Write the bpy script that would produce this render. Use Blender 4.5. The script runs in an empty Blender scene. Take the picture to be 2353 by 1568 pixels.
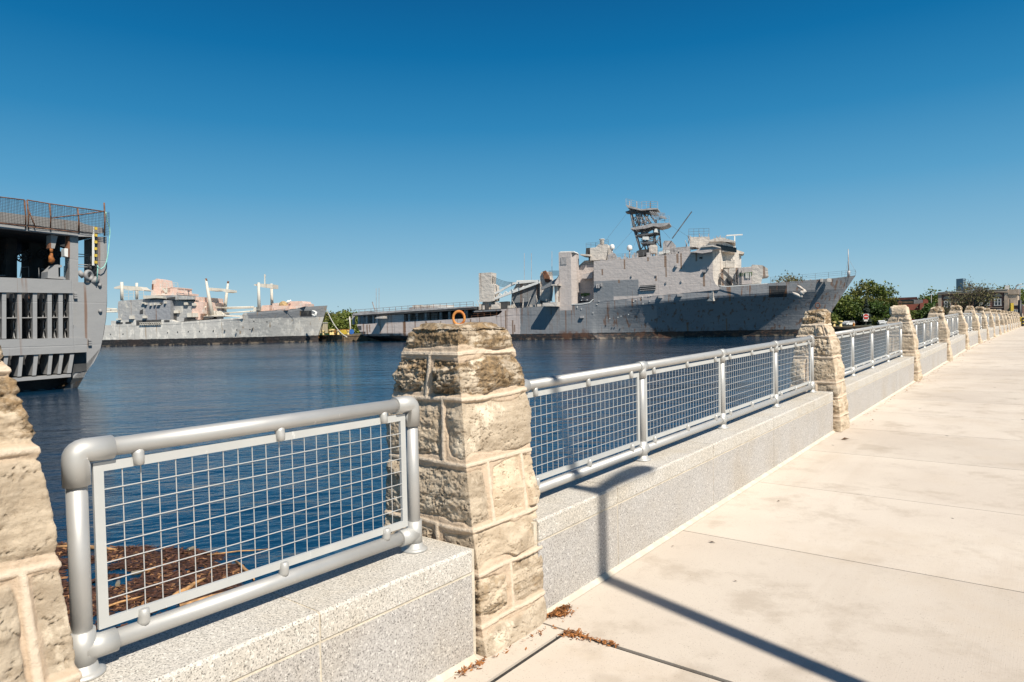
import bpy, math, random
import numpy as np
from mathutils import Matrix, Vector
C = bpy.context.scene.collection
rng = random.Random(11)
# ------------------------------------------------------------------ camera
F = 1569.0; CX, CY = 1176.5, 784.0; EYE = np.array([0.0, 0.0, 5.6])
_p = math.atan(43 / F); _r = math.atan(0.02)
FWD = np.array([0, math.cos(_p), -math.sin(_p)]); _rt = np.array([1.0, 0, 0]); _dn = np.cross(FWD, _rt)
R0 = math.cos(_r) * _rt + math.sin(_r) * _dn
D0 = -math.sin(_r) * _rt + math.cos(_r) * _dn
cam = bpy.data.objects.new('camera', bpy.data.cameras.new('camera')); C.objects.link(cam)
cam.data.sensor_width = 36; cam.data.lens = F / 2353 * 36; cam.data.clip_end = 20000; cam.data.clip_start = 0.05
cam.matrix_world = Matrix(((R0[0], -D0[0], -FWD[0], 0), (R0[1], -D0[1], -FWD[1], 0), (R0[2], -D0[2], -FWD[2], 5.6), (0, 0, 0, 1)))
bpy.context.scene.camera = cam
# ------------------------------------------------------------------ light
SUN_EL = math.radians(50); SUN_AZ = math.atan2(0.588, -0.809)      # compass angle from +Y towards +X
sund = np.array([math.sin(SUN_AZ) * math.cos(SUN_EL), math.cos(SUN_AZ) * math.cos(SUN_EL), math.sin(SUN_EL)])
L = bpy.data.lights.new('sun', 'SUN'); L.energy = 4.7; L.angle = math.radians(0.5); L.color = (1.0, 0.94, 0.84)
so = bpy.data.objects.new('sun', L); C.objects.link(so)
so.rotation_euler = Vector((-sund[0], -sund[1], -sund[2])).to_track_quat('-Z', 'Y').to_euler()
W = bpy.data.worlds.new('World'); bpy.context.scene.world = W; W.use_nodes = True
nt = W.node_tree; bg = nt.nodes['Background']
sky = nt.nodes.new('ShaderNodeTexSky'); sky.sky_type = 'NISHITA'; sky.sun_disc = False
sky.sun_elevation = SUN_EL; sky.sun_rotation = SUN_AZ
sky.air_density = 1.0; sky.dust_density = 0.2; sky.ozone_density = 3.0; sky.altitude = 0
# the clear spring sky of the photograph: the Nishita sky blended with a measured elevation gradient
tcw = nt.nodes.new('ShaderNodeTexCoord'); sxw = nt.nodes.new('ShaderNodeSeparateXYZ'); rmp = nt.nodes.new('ShaderNodeValToRGB'); mxw = nt.nodes.new('ShaderNodeMix'); mxw.data_type = 'RGBA'
nt.links.new(tcw.outputs['Generated'], sxw.inputs[0]); nt.links.new(sxw.outputs[2], rmp.inputs[0])
SKY = [(0.0, (.44, .63, .72)), (.03, (.39, .60, .71)), (.09, (.24, .485, .665)), (.18, (.095, .35, .59)), (.27, (.024, .235, .485)), (.36, (.001, .155, .385)), (.45, (.0, .10, .285)), (1.0, (.0, .04, .15))]
while len(rmp.color_ramp.elements) < len(SKY): rmp.color_ramp.elements.new(.5)
for e, (p_, c_) in zip(rmp.color_ramp.elements, SKY): e.position = p_; e.color = (*[10.0 * x for x in c_], 1)
mxw.inputs[0].default_value = .96
nt.links.new(sky.outputs[0], mxw.inputs[6]); nt.links.new(rmp.outputs[0], mxw.inputs[7]); nt.links.new(mxw.outputs[2], bg.inputs['Color'])
bg.inputs['Strength'].default_value = 0.075
vs = bpy.context.scene.view_settings
vs.view_transform = 'Standard'; vs.look = 'None'; vs.exposure = 0.42; vs.gamma = 1
bpy.context.scene.cycles.max_bounces = 8

# ------------------------------------------------------------------ helpers
def ray(x, y): return (x - CX) / F * R0 + (y - CY) / F * D0 + FWD
def at_z(x, y, z):
    d = ray(x, y); return EYE + d * (z - EYE[2]) / d[2]
def at_y(x, y, Y):
    d = ray(x, y); return EYE + d * Y / d[1]
class Frame:
    """vertical working plane: P origin, u along, v inward (horizontal unit vectors)"""
    def __init__(s, P, u, v): s.P = np.array(P, float); s.u = np.array([u[0], u[1], 0.0]); s.v = np.array([v[0], v[1], 0.0])
    def w(s, a, v, z): return s.P + s.u * a + s.v * v + np.array([0, 0, z])
    def px(s, x, y, off=0.0):
        d = ray(x, y); t = ((s.P + s.v * off - EYE) @ s.v) / (d @ s.v)
        p = EYE + d * t - s.P; return p @ s.u, p[2]
def crop(k, ox, oy): return lambda x, y: ((ox + x / k) / 1.7408, (oy + y / k) / 1.7408)

class MB:
    def __init__(s): s.v = []; s.f = []; s.sm = []; s.g = []
    def add(s, vs_, fs, smooth=False):
        s.g.append((len(s.v), len(s.f))); b = len(s.v); s.v.extend([tuple(map(float, p)) for p in vs_]); s.f.extend([tuple(b + i for i in q) for q in fs]); s.sm.extend([smooth] * len(fs)); return s
    def hexa(s, p):          # 8 points: bottom 4 ccw, top 4
        return s.add(p, [(3, 2, 1, 0), (4, 5, 6, 7), (0, 1, 5, 4), (1, 2, 6, 5), (2, 3, 7, 6), (3, 0, 4, 7)])
    def box(s, fr, a0, a1, v0, v1, z0, z1, sl=0.0):
        d = sl * (a1 - a0)
        return s.hexa([fr.w(a0, v0, z0), fr.w(a1, v0, z0 + d), fr.w(a1, v1, z0 + d), fr.w(a0, v1, z0), fr.w(a0, v0, z1), fr.w(a1, v0, z1 + d), fr.w(a1, v1, z1 + d), fr.w(a0, v1, z1)])
    def prism(s, fr, poly, v0, v1):      # poly of (a,z)
        n = len(poly); 
        ar = sum(poly[i][0] * poly[(i + 1) % n][1] - poly[(i + 1) % n][0] * poly[i][1] for i in range(n))
        if ar < 0: poly = poly[::-1]
        P = [fr.w(a, v0, z) for a, z in poly] + [fr.w(a, v1, z) for a, z in poly]
        return s.add(P, [tuple(range(n)), tuple(range(2 * n - 1, n - 1, -1))] + [((i + 1) % n, i, n + i, n + (i + 1) % n) for i in range(n)])
    def path(s, pts, r, n=8, caps=True, smooth=True):
        pts = [np.array(p, float) for p in pts]; m = len(pts); rs = r if hasattr(r, '__len__') else [r] * m
        V = []; ref = None
        for i in range(m):
            t = pts[min(i + 1, m - 1)] - pts[max(i - 1, 0)]; t = t / (np.linalg.norm(t) + 1e-12)
            if ref is None: ref = np.array([0, 0, 1.0]) if abs(t[2]) < 0.9 else np.array([1.0, 0, 0])
            a = ref - t * (ref @ t); a /= np.linalg.norm(a) + 1e-12; b = np.cross(t, a); ref = a
            for k in range(n):
                q = 2 * math.pi * (k + 0.5) / n; V.append(pts[i] + rs[i] * (a * math.cos(q) + b * math.sin(q)))
        Fc = [(i * n + k, i * n + (k + 1) % n, (i + 1) * n + (k + 1) % n, (i + 1) * n + k) for i in range(m - 1) for k in range(n)]
        s.add(V, Fc, smooth)
        if caps:
            b = len(s.v) - m * n; s.f.append(tuple(b + k for k in range(n))[::-1]); s.f.append(tuple(b + (m - 1) * n + k for k in range(n))); s.sm += [False, False]
        return s
    def bar(s, p, q, wd, h=None, up=(0, 0, 1)):
        p = np.array(p, float); q = np.array(q, float); t = q - p; t /= np.linalg.norm(t) + 1e-12; h = h or wd
        up = np.array(up, float)
        if abs(t @ up) > 0.95: up = np.array([1.0, 0, 0])
        a = np.cross(t, up); a /= np.linalg.norm(a); b = np.cross(a, t); a = a * wd / 2; b = b * h / 2
        return s.hexa([p - a - b, q - a - b, q + a - b, p + a - b, p - a + b, q - a + b, q + a + b, p + a + b])
    def lathe(s, base, prof, n=16, smooth=True, axis=None):
        base = np.array(base, float); ax = np.array(axis if axis is not None else (0, 0, 1), float); ax /= np.linalg.norm(ax)
        a = np.cross(ax, (1, 0, 0) if abs(ax[0]) < 0.9 else (0, 1, 0)); a /= np.linalg.norm(a); b = np.cross(ax, a)
        V = [base + ax * h + r * (a * math.cos(2 * math.pi * k / n) + b * math.sin(2 * math.pi * k / n)) for r, h in prof for k in range(n)]
        m = len(prof)
        s.add(V, [(i * n + k, i * n + (k + 1) % n, (i + 1) * n + (k + 1) % n, (i + 1) * n + k) for i in range(m - 1) for k in range(n)], smooth)
        o = len(s.v) - m * n; s.f.append(tuple(o + k for k in range(n))[::-1]); s.f.append(tuple(o + (m - 1) * n + k for k in range(n))); s.sm += [False, False]
        return s
    def ball(s, c, r, n=12, sc=(1, 1, 1)):
        V = []; m = n // 2
        for i in range(m + 1):
            th = math.pi * i / m
            for k in range(n): V.append((c[0] + sc[0] * r * math.sin(th) * math.cos(2 * math.pi * k / n), c[1] + sc[1] * r * math.sin(th) * math.sin(2 * math.pi * k / n), c[2] - sc[2] * r * math.cos(th)))
        return s.add(V, [(i * n + k, i * n + (k + 1) % n, (i + 1) * n + (k + 1) % n, (i + 1) * n + k) for i in range(m) for k in range(n)], True)
    def torus(s, c, ax, R, r, n=20, m=10, sq=1.0):
        ax = np.array(ax, float); ax /= np.linalg.norm(ax); a = np.array([0, 0, 1.0]); a = a - ax * (a @ ax)
        if np.linalg.norm(a) < 0.1: a = np.array([1.0, 0, 0])
        a /= np.linalg.norm(a); b = np.cross(ax, a); V = []
        for i in range(n):
            q = 2 * math.pi * i / n; d = a * math.cos(q) * sq + b * math.sin(q)
            for k in range(m):
                p = 2 * math.pi * k / m; V.append(np.array(c) + d * (R + r * math.cos(p)) + ax * r * math.sin(p))
        return s.add(V, [(i * m + k, ((i + 1) % n) * m + k, ((i + 1) % n) * m + (k + 1) % m, i * m + (k + 1) % m) for i in range(n) for k in range(m)], True)
    def build(s, name, mat, parent=None, attrs=None):
        o0 = np.array(root_loc(parent)) if parent else np.zeros(3)
        me = bpy.data.meshes.new(name)
        me.from_pydata([(p[0] - o0[0], p[1] - o0[1], p[2] - o0[2]) for p in s.v], [], s.f)
        me.polygons.foreach_set('use_smooth', s.sm)
        if attrs is not None:
            ca = me.color_attributes.new('Col', 'FLOAT_COLOR', 'POINT'); ca.data.foreach_set('color', np.asarray(attrs, np.float32).ravel())
        me.materials.append(mat); me.update()
        o = bpy.data.objects.new(name, me); C.objects.link(o)
        if parent: o.parent = parent
        return o
def each(mb, name, mat, parent):            # one object for every separate piece
    g = mb.g + [(len(mb.v), len(mb.f))]; first = None
    for (v0, f0), (v1, f1) in zip(g[:-1], g[1:]):
        m = MB(); m.v = mb.v[v0:v1]; m.f = [tuple(i - v0 for i in q) for q in mb.f[f0:f1]]; m.sm = mb.sm[f0:f1]
        o = m.build(name, mat, parent); first = first or o
    return first
def root_loc(o):
    while o.parent: o = o.parent
    return o.location
def tag(o, label, cat, group=None):
    o['label'] = label; o['category'] = cat; o['kind'] = 'thing'
    if group: o['group'] = group
    return o
def thing(name, label, cat, loc, group=None):
    o = bpy.data.objects.new(name, None); C.objects.link(o); o.location = tuple(map(float, loc)); o.empty_display_size = 0.2
    return tag(o, label, cat, group)
def structure(o): o['kind'] = 'structure'; return o

# ------------------------------------------------------------------ numpy value noise
_tab = np.random.RandomState(3).rand(64, 64, 64) * 2 - 1
def vnoise(p):
    i = np.floor(p).astype(int); f = p - i; f = f * f * f * (f * (f * 6 - 15) + 10); i &= 63; j = (i + 1) & 63
    x0, y0, z0 = i.T; x1, y1, z1 = j.T; fx, fy, fz = f.T; T = _tab
    def l(a, b, t): return a + (b - a) * t
    return l(l(l(T[x0, y0, z0], T[x1, y0, z0], fx), l(T[x0, y1, z0], T[x1, y1, z0], fx), fy), l(l(T[x0, y0, z1], T[x1, y0, z1], fx), l(T[x0, y1, z1], T[x1, y1, z1], fx), fy), fz)
def fbm(p, o=5, g=0.55):
    s = 0; a = 1; t = 0
    for k in range(o): s = s + a * vnoise(p * 2.0 ** k + 17.3 * k); t += a; a *= g
    return s / t
def sstep(a, b, x): t = np.clip((x - a) / (b - a), 0, 1); return t * t * (3 - 2 * t)

# ------------------------------------------------------------------ materials
class NT:
    def __init__(s, name):
        s.m = bpy.data.materials.new(name); s.m.use_nodes = True; s.t = s.m.node_tree; s.b = s.t.nodes['Principled BSDF']; s._co = {}
    def n(s, ty, **kw):
        x = s.t.nodes.new(ty)
        for k, v in kw.items():
            if k in ('operation', 'blend_type', 'data_type', 'feature', 'noise_dimensions', 'attribute_name', 'distance', 'invert', 'musgrave_type', 'normalize', 'interpolation_type'): setattr(x, k, v)
            else: s.put(x.inputs[k], v)
        return x
    def put(s, sock, v):
        if hasattr(v, 'is_output') or isinstance(v, bpy.types.NodeSocket): s.t.links.new(v, sock)
        else:
            if sock.type == 'RGBA' and len(v) == 3: v = (*v, 1)
            sock.default_value = v
    def coord(s, scale=(1, 1, 1), rot=0.0, kind='Object', off=(0, 0, 0)):
        k = (tuple(scale), rot, kind, off)
        if k not in s._co:
            tc = s.n('ShaderNodeTexCoord'); v = tc.outputs[kind]
            if rot: 
                r = s.n('ShaderNodeVectorRotate', Angle=rot); r.rotation_type = 'Z_AXIS'; s.put(r.inputs['Vector'], v); v = r.outputs[0]
            mp = s.n('ShaderNodeMapping', Scale=scale, Location=off); s.put(mp.inputs['Vector'], v); s._co[k] = mp.outputs[0]
        return s._co[k]
    def noise(s, scale, detail=6, rough=0.55, co=None, dist=0.0):
        x = s.n('ShaderNodeTexNoise', Scale=scale, Detail=detail, Roughness=rough, Distortion=dist); s.put(x.inputs['Vector'], co if co is not None else s.coord()); return x.outputs['Fac']
    def ramp(s, v, lo, hi):
        x = s.n('ShaderNodeMapRange'); x.interpolation_type = 'SMOOTHSTEP'; s.put(x.inputs[0], v); x.inputs[1].default_value = lo; x.inputs[2].default_value = hi; return x.outputs[0]
    def math(s, op, a, b=0.0): x = s.n('ShaderNodeMath', operation=op); s.put(x.inputs[0], a); s.put(x.inputs[1], b); return x.outputs[0]
    def mix(s, f, a, b, mode='MIX'):
        x = s.n('ShaderNodeMix', data_type='RGBA', blend_type=mode); s.put(x.inputs[0], f); s.put(x.inputs[6], a); s.put(x.inputs[7], b); return x.outputs[2]
    def bump(s, h, st=0.3, d=0.01, prev=None):
        x = s.n('ShaderNodeBump', Strength=st, Distance=d); s.put(x.inputs['Height'], h)
        if prev is not None: s.put(x.inputs['Normal'], prev)
        return x.outputs[0]
    def done(s, col, rough=0.6, metal=0.0, normal=None, spec=None):
        s.put(s.b.inputs['Base Color'], col); s.put(s.b.inputs['Roughness'], rough); s.put(s.b.inputs['Metallic'], metal)
        if normal is not None: s.put(s.b.inputs['Normal'], normal)
        if spec is not None: s.put(s.b.inputs['Specular IOR Level'], spec)
        return s.m
def simple(name, col, rough=0.6, metal=0.0, var=0.12, scale=3.0, rust=0.0, bump=0.0, rcol=(0.16, 0.06, 0.025), streak=False):
    t = NT(name); c2 = tuple(x * (1 - var) for x in col); c3 = tuple(min(1, x * (1 + var)) for x in col)
    c = t.mix(t.ramp(t.noise(scale), 0.35, 0.65), c2, c3)
    if rust:
        co = t.coord((1, 1, 0.12)) if streak else t.coord()
        c = t.mix(t.math('MULTIPLY', t.ramp(t.noise(scale * 0.8, 8, 0.65, co), 0.72 - rust * 0.35, 0.8 - rust * 0.2), 0.85), c, rcol)
    nm = t.bump(t.noise(scale * 8), bump, 0.02) if bump else None
    return t.done(c, rough, metal, nm)
# ================================================================== promenade
w2 = (0.6154314, 0.7881905); n2 = (0.7881905, -0.6154314)
WF = Frame((0.1590149, 3.6865441, 4.0), w2, n2)          # a = along the wall, v = towards the pavement
HEAD = math.atan2(w2[1], w2[0])
GP = [(-300, 0), (-0.3, 0), (7, .115), (13.3, .2), (19.5, .275), (25, .355), (31, .36), (36, .325), (41.4, .295), (47, .275), (53, .23), (58, .18), (63, .165), (68, .125), (108, -.11), (215, -.9)]
def G(a): return float(np.interp(a, [q[0] for q in GP], [q[1] for q in GP]))

def granite(name, base, lite):
    t = NT(name); co = t.coord()
    g1 = t.ramp(t.noise(95, 3, 0.7, co), 0.30, 0.60); g2 = t.ramp(t.noise(150, 2, 0.6, co), 0.56, 0.64); g3 = t.ramp(t.noise(70, 2, 0.6, t.coord((1, 1, 1), 0, 'Object', (7, 3, 1))), 0.55, 0.7)
    c = t.mix(g1, tuple(x * 0.66 for x in base), base); c = t.mix(g3, c, lite); c = t.mix(g2, c, tuple(x * 0.28 for x in base))
    c = t.mix(t.ramp(t.noise(1.6, 5, 0.6), 0.35, 0.75), c, (0.93, 0.88, 0.80), 'MULTIPLY')
    st = t.ramp(t.noise(2.2, 6, 0.6, t.coord((1, 1, 0.15))), 0.55, 0.8)
    c = t.mix(t.math('MULTIPLY', st, 0.35), c, (0.80, 0.70, 0.56), 'MULTIPLY')
    return t.done(c, 0.75, 0, t.bump(t.noise(160, 3), 0.35, 0.004))
m_gran = granite('granite_face', (0.50, 0.47, 0.44), (0.66, 0.63, 0.59))
m_cope = granite('granite_coping', (0.60, 0.56, 0.50), (0.74, 0.70, 0.63))
m_pmort = simple('pointing_mortar', (0.60, 0.53, 0.42), 0.9, 0, 0.1, 12, bump=0.3)
m_sealant = simple('joint_filler', (0.035, 0.033, 0.03), 0.9, 0, 0.4, 60, bump=0.5)
def concrete():
    t = NT('pavement_concrete'); co = t.coord(); pa = t.n('ShaderNodeAttribute', attribute_name='Col')
    c = t.mix(t.ramp(t.noise(0.55, 6, 0.6), 0.3, 0.7), (0.57, 0.49, 0.405), (0.655, 0.575, 0.48))
    c = t.mix(t.math('MULTIPLY', t.ramp(t.noise(2.1, 7, 0.68), 0.50, 0.68), 0.6), c, (0.44, 0.365, 0.285))
    c = t.mix(t.math('MULTIPLY', t.ramp(t.noise(1.3, 3, 0.5, t.coord((1, 1, 1), 0, 'Object', (4, 9, 2))), 0.64, 0.70), 0.35), c, (0.37, 0.30, 0.225))
    c = t.mix(t.math('MULTIPLY', t.ramp(t.noise(3.5, 6, 0.6, t.coord((1, 0.05, 1), -HEAD - 1.57)), 0.55, 0.75), 0.28), c, (0.50, 0.41, 0.32))
    c = t.mix(t.ramp(t.noise(120, 2, 0.7), 0.64, 0.70), c, (0.34, 0.28, 0.22))
    c = t.mix(t.ramp(t.noise(9, 2, 0.3, t.coord((1, 1, 1), 0, 'Object', (1, 2, 3))), 0.80, 0.81), c, (0.10, 0.08, 0.06))
    c = t.mix(0.16, c, pa.outputs['Color'], 'MULTIPLY')
    c = t.mix(t.math('MULTIPLY', t.ramp(t.noise(.9, 8, .7, t.coord((1, 1, 1), 0, 'Object', (8, 1, 0))), .5, .7), .35), c, (.50, .40, .29))
    br = t.noise(40, 3, 0.6, t.coord((0.06, 6, 1), -HEAD - 1.57 + 1.5708))
    nm = t.bump(br, 0.25, 0.004); nm = t.bump(t.noise(220, 2), 0.25, 0.002, nm)
    return t.done(c, 0.85, 0, nm)
m_conc = concrete()

# pavement: slabs with open joints over a dark bed, following the gentle rise of the promenade
sl = MB(); bed = MB(); slr = np.random.RandomState(4)
sb = [-12.5, -9.1, -5.8, -2.45, -0.11] + [1.72 + 1.7 * k for k in range(64)]
nb = [0.2, 7.4, 14.6, 30.0]
for i in range(len(sb) - 1):
    a0, a1 = sb[i], sb[i + 1]; ga = 0.0035
    if i % 3 == 1 : ga = 0.005
    left = 0.004
    for j in range(len(nb)):
        n1 = nb[j] if j else (0.2 if a1 < -0.05 else None)
        lo = (0.2 if a0 < -0.15 else -0.02) if j == 0 else nb[j]
        if j == len(nb) - 1: break
        hi = nb[j + 1]
        if a0 < -0.15: lo2 = lo + (0.016 if j == 0 else 0.003)
        else: lo2 = lo + (0.003 if j else 0)
        e0 = a0 + (0.014 if abs(a0 + 0.11) < 1e-6 else ga); e1 = a1 - (0.014 if abs(a1 + 0.11) < 1e-6 else ga)
        for (q0, q1) in ([(e0, e1)] if a0 > -3 or True else []):
            z0, z1 = G(q0), G(q1)
            sl.hexa([WF.w(q0, lo2, z0 - .05), WF.w(q0, hi - .003, z0 - .05), WF.w(q1, hi - .003, z1 - .05), WF.w(q1, lo2, z1 - .05), WF.w(q0, lo2, z0), WF.w(q0, hi - .003, z0), WF.w(q1, hi - .003, z1), WF.w(q1, lo2, z1)])
    if a0 < -0.15:   # the kerb strip in front of the wall
        z0, z1 = G(a0), G(a1)
        sl.hexa([WF.w(a0, -.02, z0 - .05), WF.w(a0, .184, z0 - .05), WF.w(a1, .184, z1 - .05), WF.w(a1, -.02, z1 - .05), WF.w(a0, -.02, z0), WF.w(a0, .184, z0), WF.w(a1, .184, z1), WF.w(a1, -.02, z1)])
    bed.add([WF.w(a0, -.05, G(a0) - .012), WF.w(a0, 30, G(a0) - .012), WF.w(a1, 30, G(a1) - .012), WF.w(a1, -.05, G(a1) - .012)], [(0, 1, 2, 3)])
sc0 = np.repeat(slr.rand(len(sl.v) // 8), 8); structure(sl.build('promenade_pavement', m_conc, None, np.c_[.45 + .55 * sc0, .42 + .55 * sc0, .38 + .55 * sc0, np.ones(len(sc0))])); structure(bed.build('pavement_bed', m_sealant))
# verge beyond the promenade and behind the camera, so that the ground goes on
m_grass = simple('verge_grass', (0.07, 0.10, 0.03), 0.9, 0, 0.4, 2.0, bump=0.6)
vg = MB()
for (a0, a1) in ((-12.5, 25), (25, 110.4), (110.4, 215)):
    lo = 30.01 if a1 < 111 else -.5
    vg.add([WF.w(a0, lo, G(a0) - .03), WF.w(a0, 260, G(a0) - .03), WF.w(a1, 260, G(a1) - .03), WF.w(a1, lo, G(a1) - .03)], [(0, 1, 2, 3)])
vg.add([WF.w(-200, -.5, -.03), WF.w(-200, 260, -.03), WF.w(-12.51, 260, -.03), WF.w(-12.51, -.5, -.03)], [(0, 1, 2, 3)])
structure(vg.build('verge', m_grass))
m_sea = simple('seawall_concrete', (0.26, 0.23, 0.19), 0.9, 0, 0.3, 1.2, bump=0.5)
sw = MB()
for i in range(len(GP) - 1):
    a0, a1 = max(GP[i][0], -200), GP[i + 1][0]
    sw.hexa([WF.w(a0, -.56, -9), WF.w(a1, -.56, -9), WF.w(a1, -.03, -9), WF.w(a0, -.03, -9), WF.w(a0, -.56, G(a0) - .06), WF.w(a1, -.56, G(a1) - .06), WF.w(a1, -.03, G(a1) - .06), WF.w(a0, -.03, G(a0) - .06)])
structure(sw.build('seawall', m_sea))

# ------------------------------------------------------------------ stone pillars
def stone_mat():
    t = NT('pillar_fieldstone'); co = t.coord()
    at = t.n('ShaderNodeAttribute', attribute_name='Col'); sep = t.n('ShaderNodeSeparateColor'); t.put(sep.inputs[0], at.outputs['Color'])
    stone, tone, dark = sep.outputs[0], sep.outputs[1], sep.outputs[2]
    lay = t.noise(9, 8, 0.62, t.coord((0.6, 0.6, 2.2))); fine = t.noise(34, 6, 0.7)
    s = t.mix(t.ramp(lay, 0.38, 0.62), (0.38, 0.31, 0.235), (0.72, 0.63, 0.52))
    s = t.mix(tone, t.mix(0.5, s, (0.34, 0.295, 0.245)), t.mix(0.5, s, (0.66, 0.54, 0.41)))
    s = t.mix(t.math('MULTIPLY', t.ramp(t.noise(5, 7, 0.65, t.coord((1, 1, .5), 0, 'Object', (3, 1, 8))), 0.56, 0.66), 0.75), s, (0.82, 0.74, 0.63))
    s = t.mix(t.math('MULTIPLY', t.ramp(fine, 0.55, 0.75), 0.7), s, (0.20, 0.15, 0.105))
    dk = t.math('MULTIPLY', t.ramp(t.math('ADD', t.noise(7, 8, 0.7, t.coord((1, 1, 1.8))), t.math('MULTIPLY', dark, 0.1)), 0.53, 0.64), t.math('ADD', t.math("MULTIPLY", dark, 0.75), 0.14))
    s = t.mix(dk, s, t.mix(t.ramp(fine, 0.4, 0.6), (0.11, 0.075, 0.04), (0.30, 0.205, 0.11)))
    mo = t.mix(t.ramp(t.noise(14, 6, 0.65), 0.3, 0.7), (0.50, 0.375, 0.26), (0.59, 0.46, 0.335))
    mo = t.mix(at.outputs['Alpha'], mo, (0.66, 0.54, 0.41))
    s = t.mix(1.0, s, (1.0, 0.945, 0.85), 'MULTIPLY')
    c = t.mix(stone, mo, s)
    b = t.bump(t.noise(30, 8, .7), .55, .012); b = t.bump(t.noise(90, 6, 0.7), 0.7, 0.007, b); b = t.bump(t.noise(320, 3), 0.35, 0.0018, b)
    return t.done(c, 0.88, 0, b)
m_stone = stone_mat()
def iron_mat():
    t = NT('ring_iron'); c = t.mix(t.ramp(t.noise(18, 6, 0.6), 0.35, 0.6), (0.42, 0.09, 0.018), (0.60, 0.25, 0.06)); c = t.mix(t.ramp(t.noise(30, 5), 0.6, 0.7), c, (0.75, 0.62, 0.40))
    return t.done(c, 0.75, 0.1, t.bump(t.noise(80), 0.5, 0.004))
m_ring = iron_mat(); m_ring2 = simple('ring_rusted', (0.12, 0.05, 0.03), 0.8, 0.1, 0.4, 30, bump=0.4)

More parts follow.
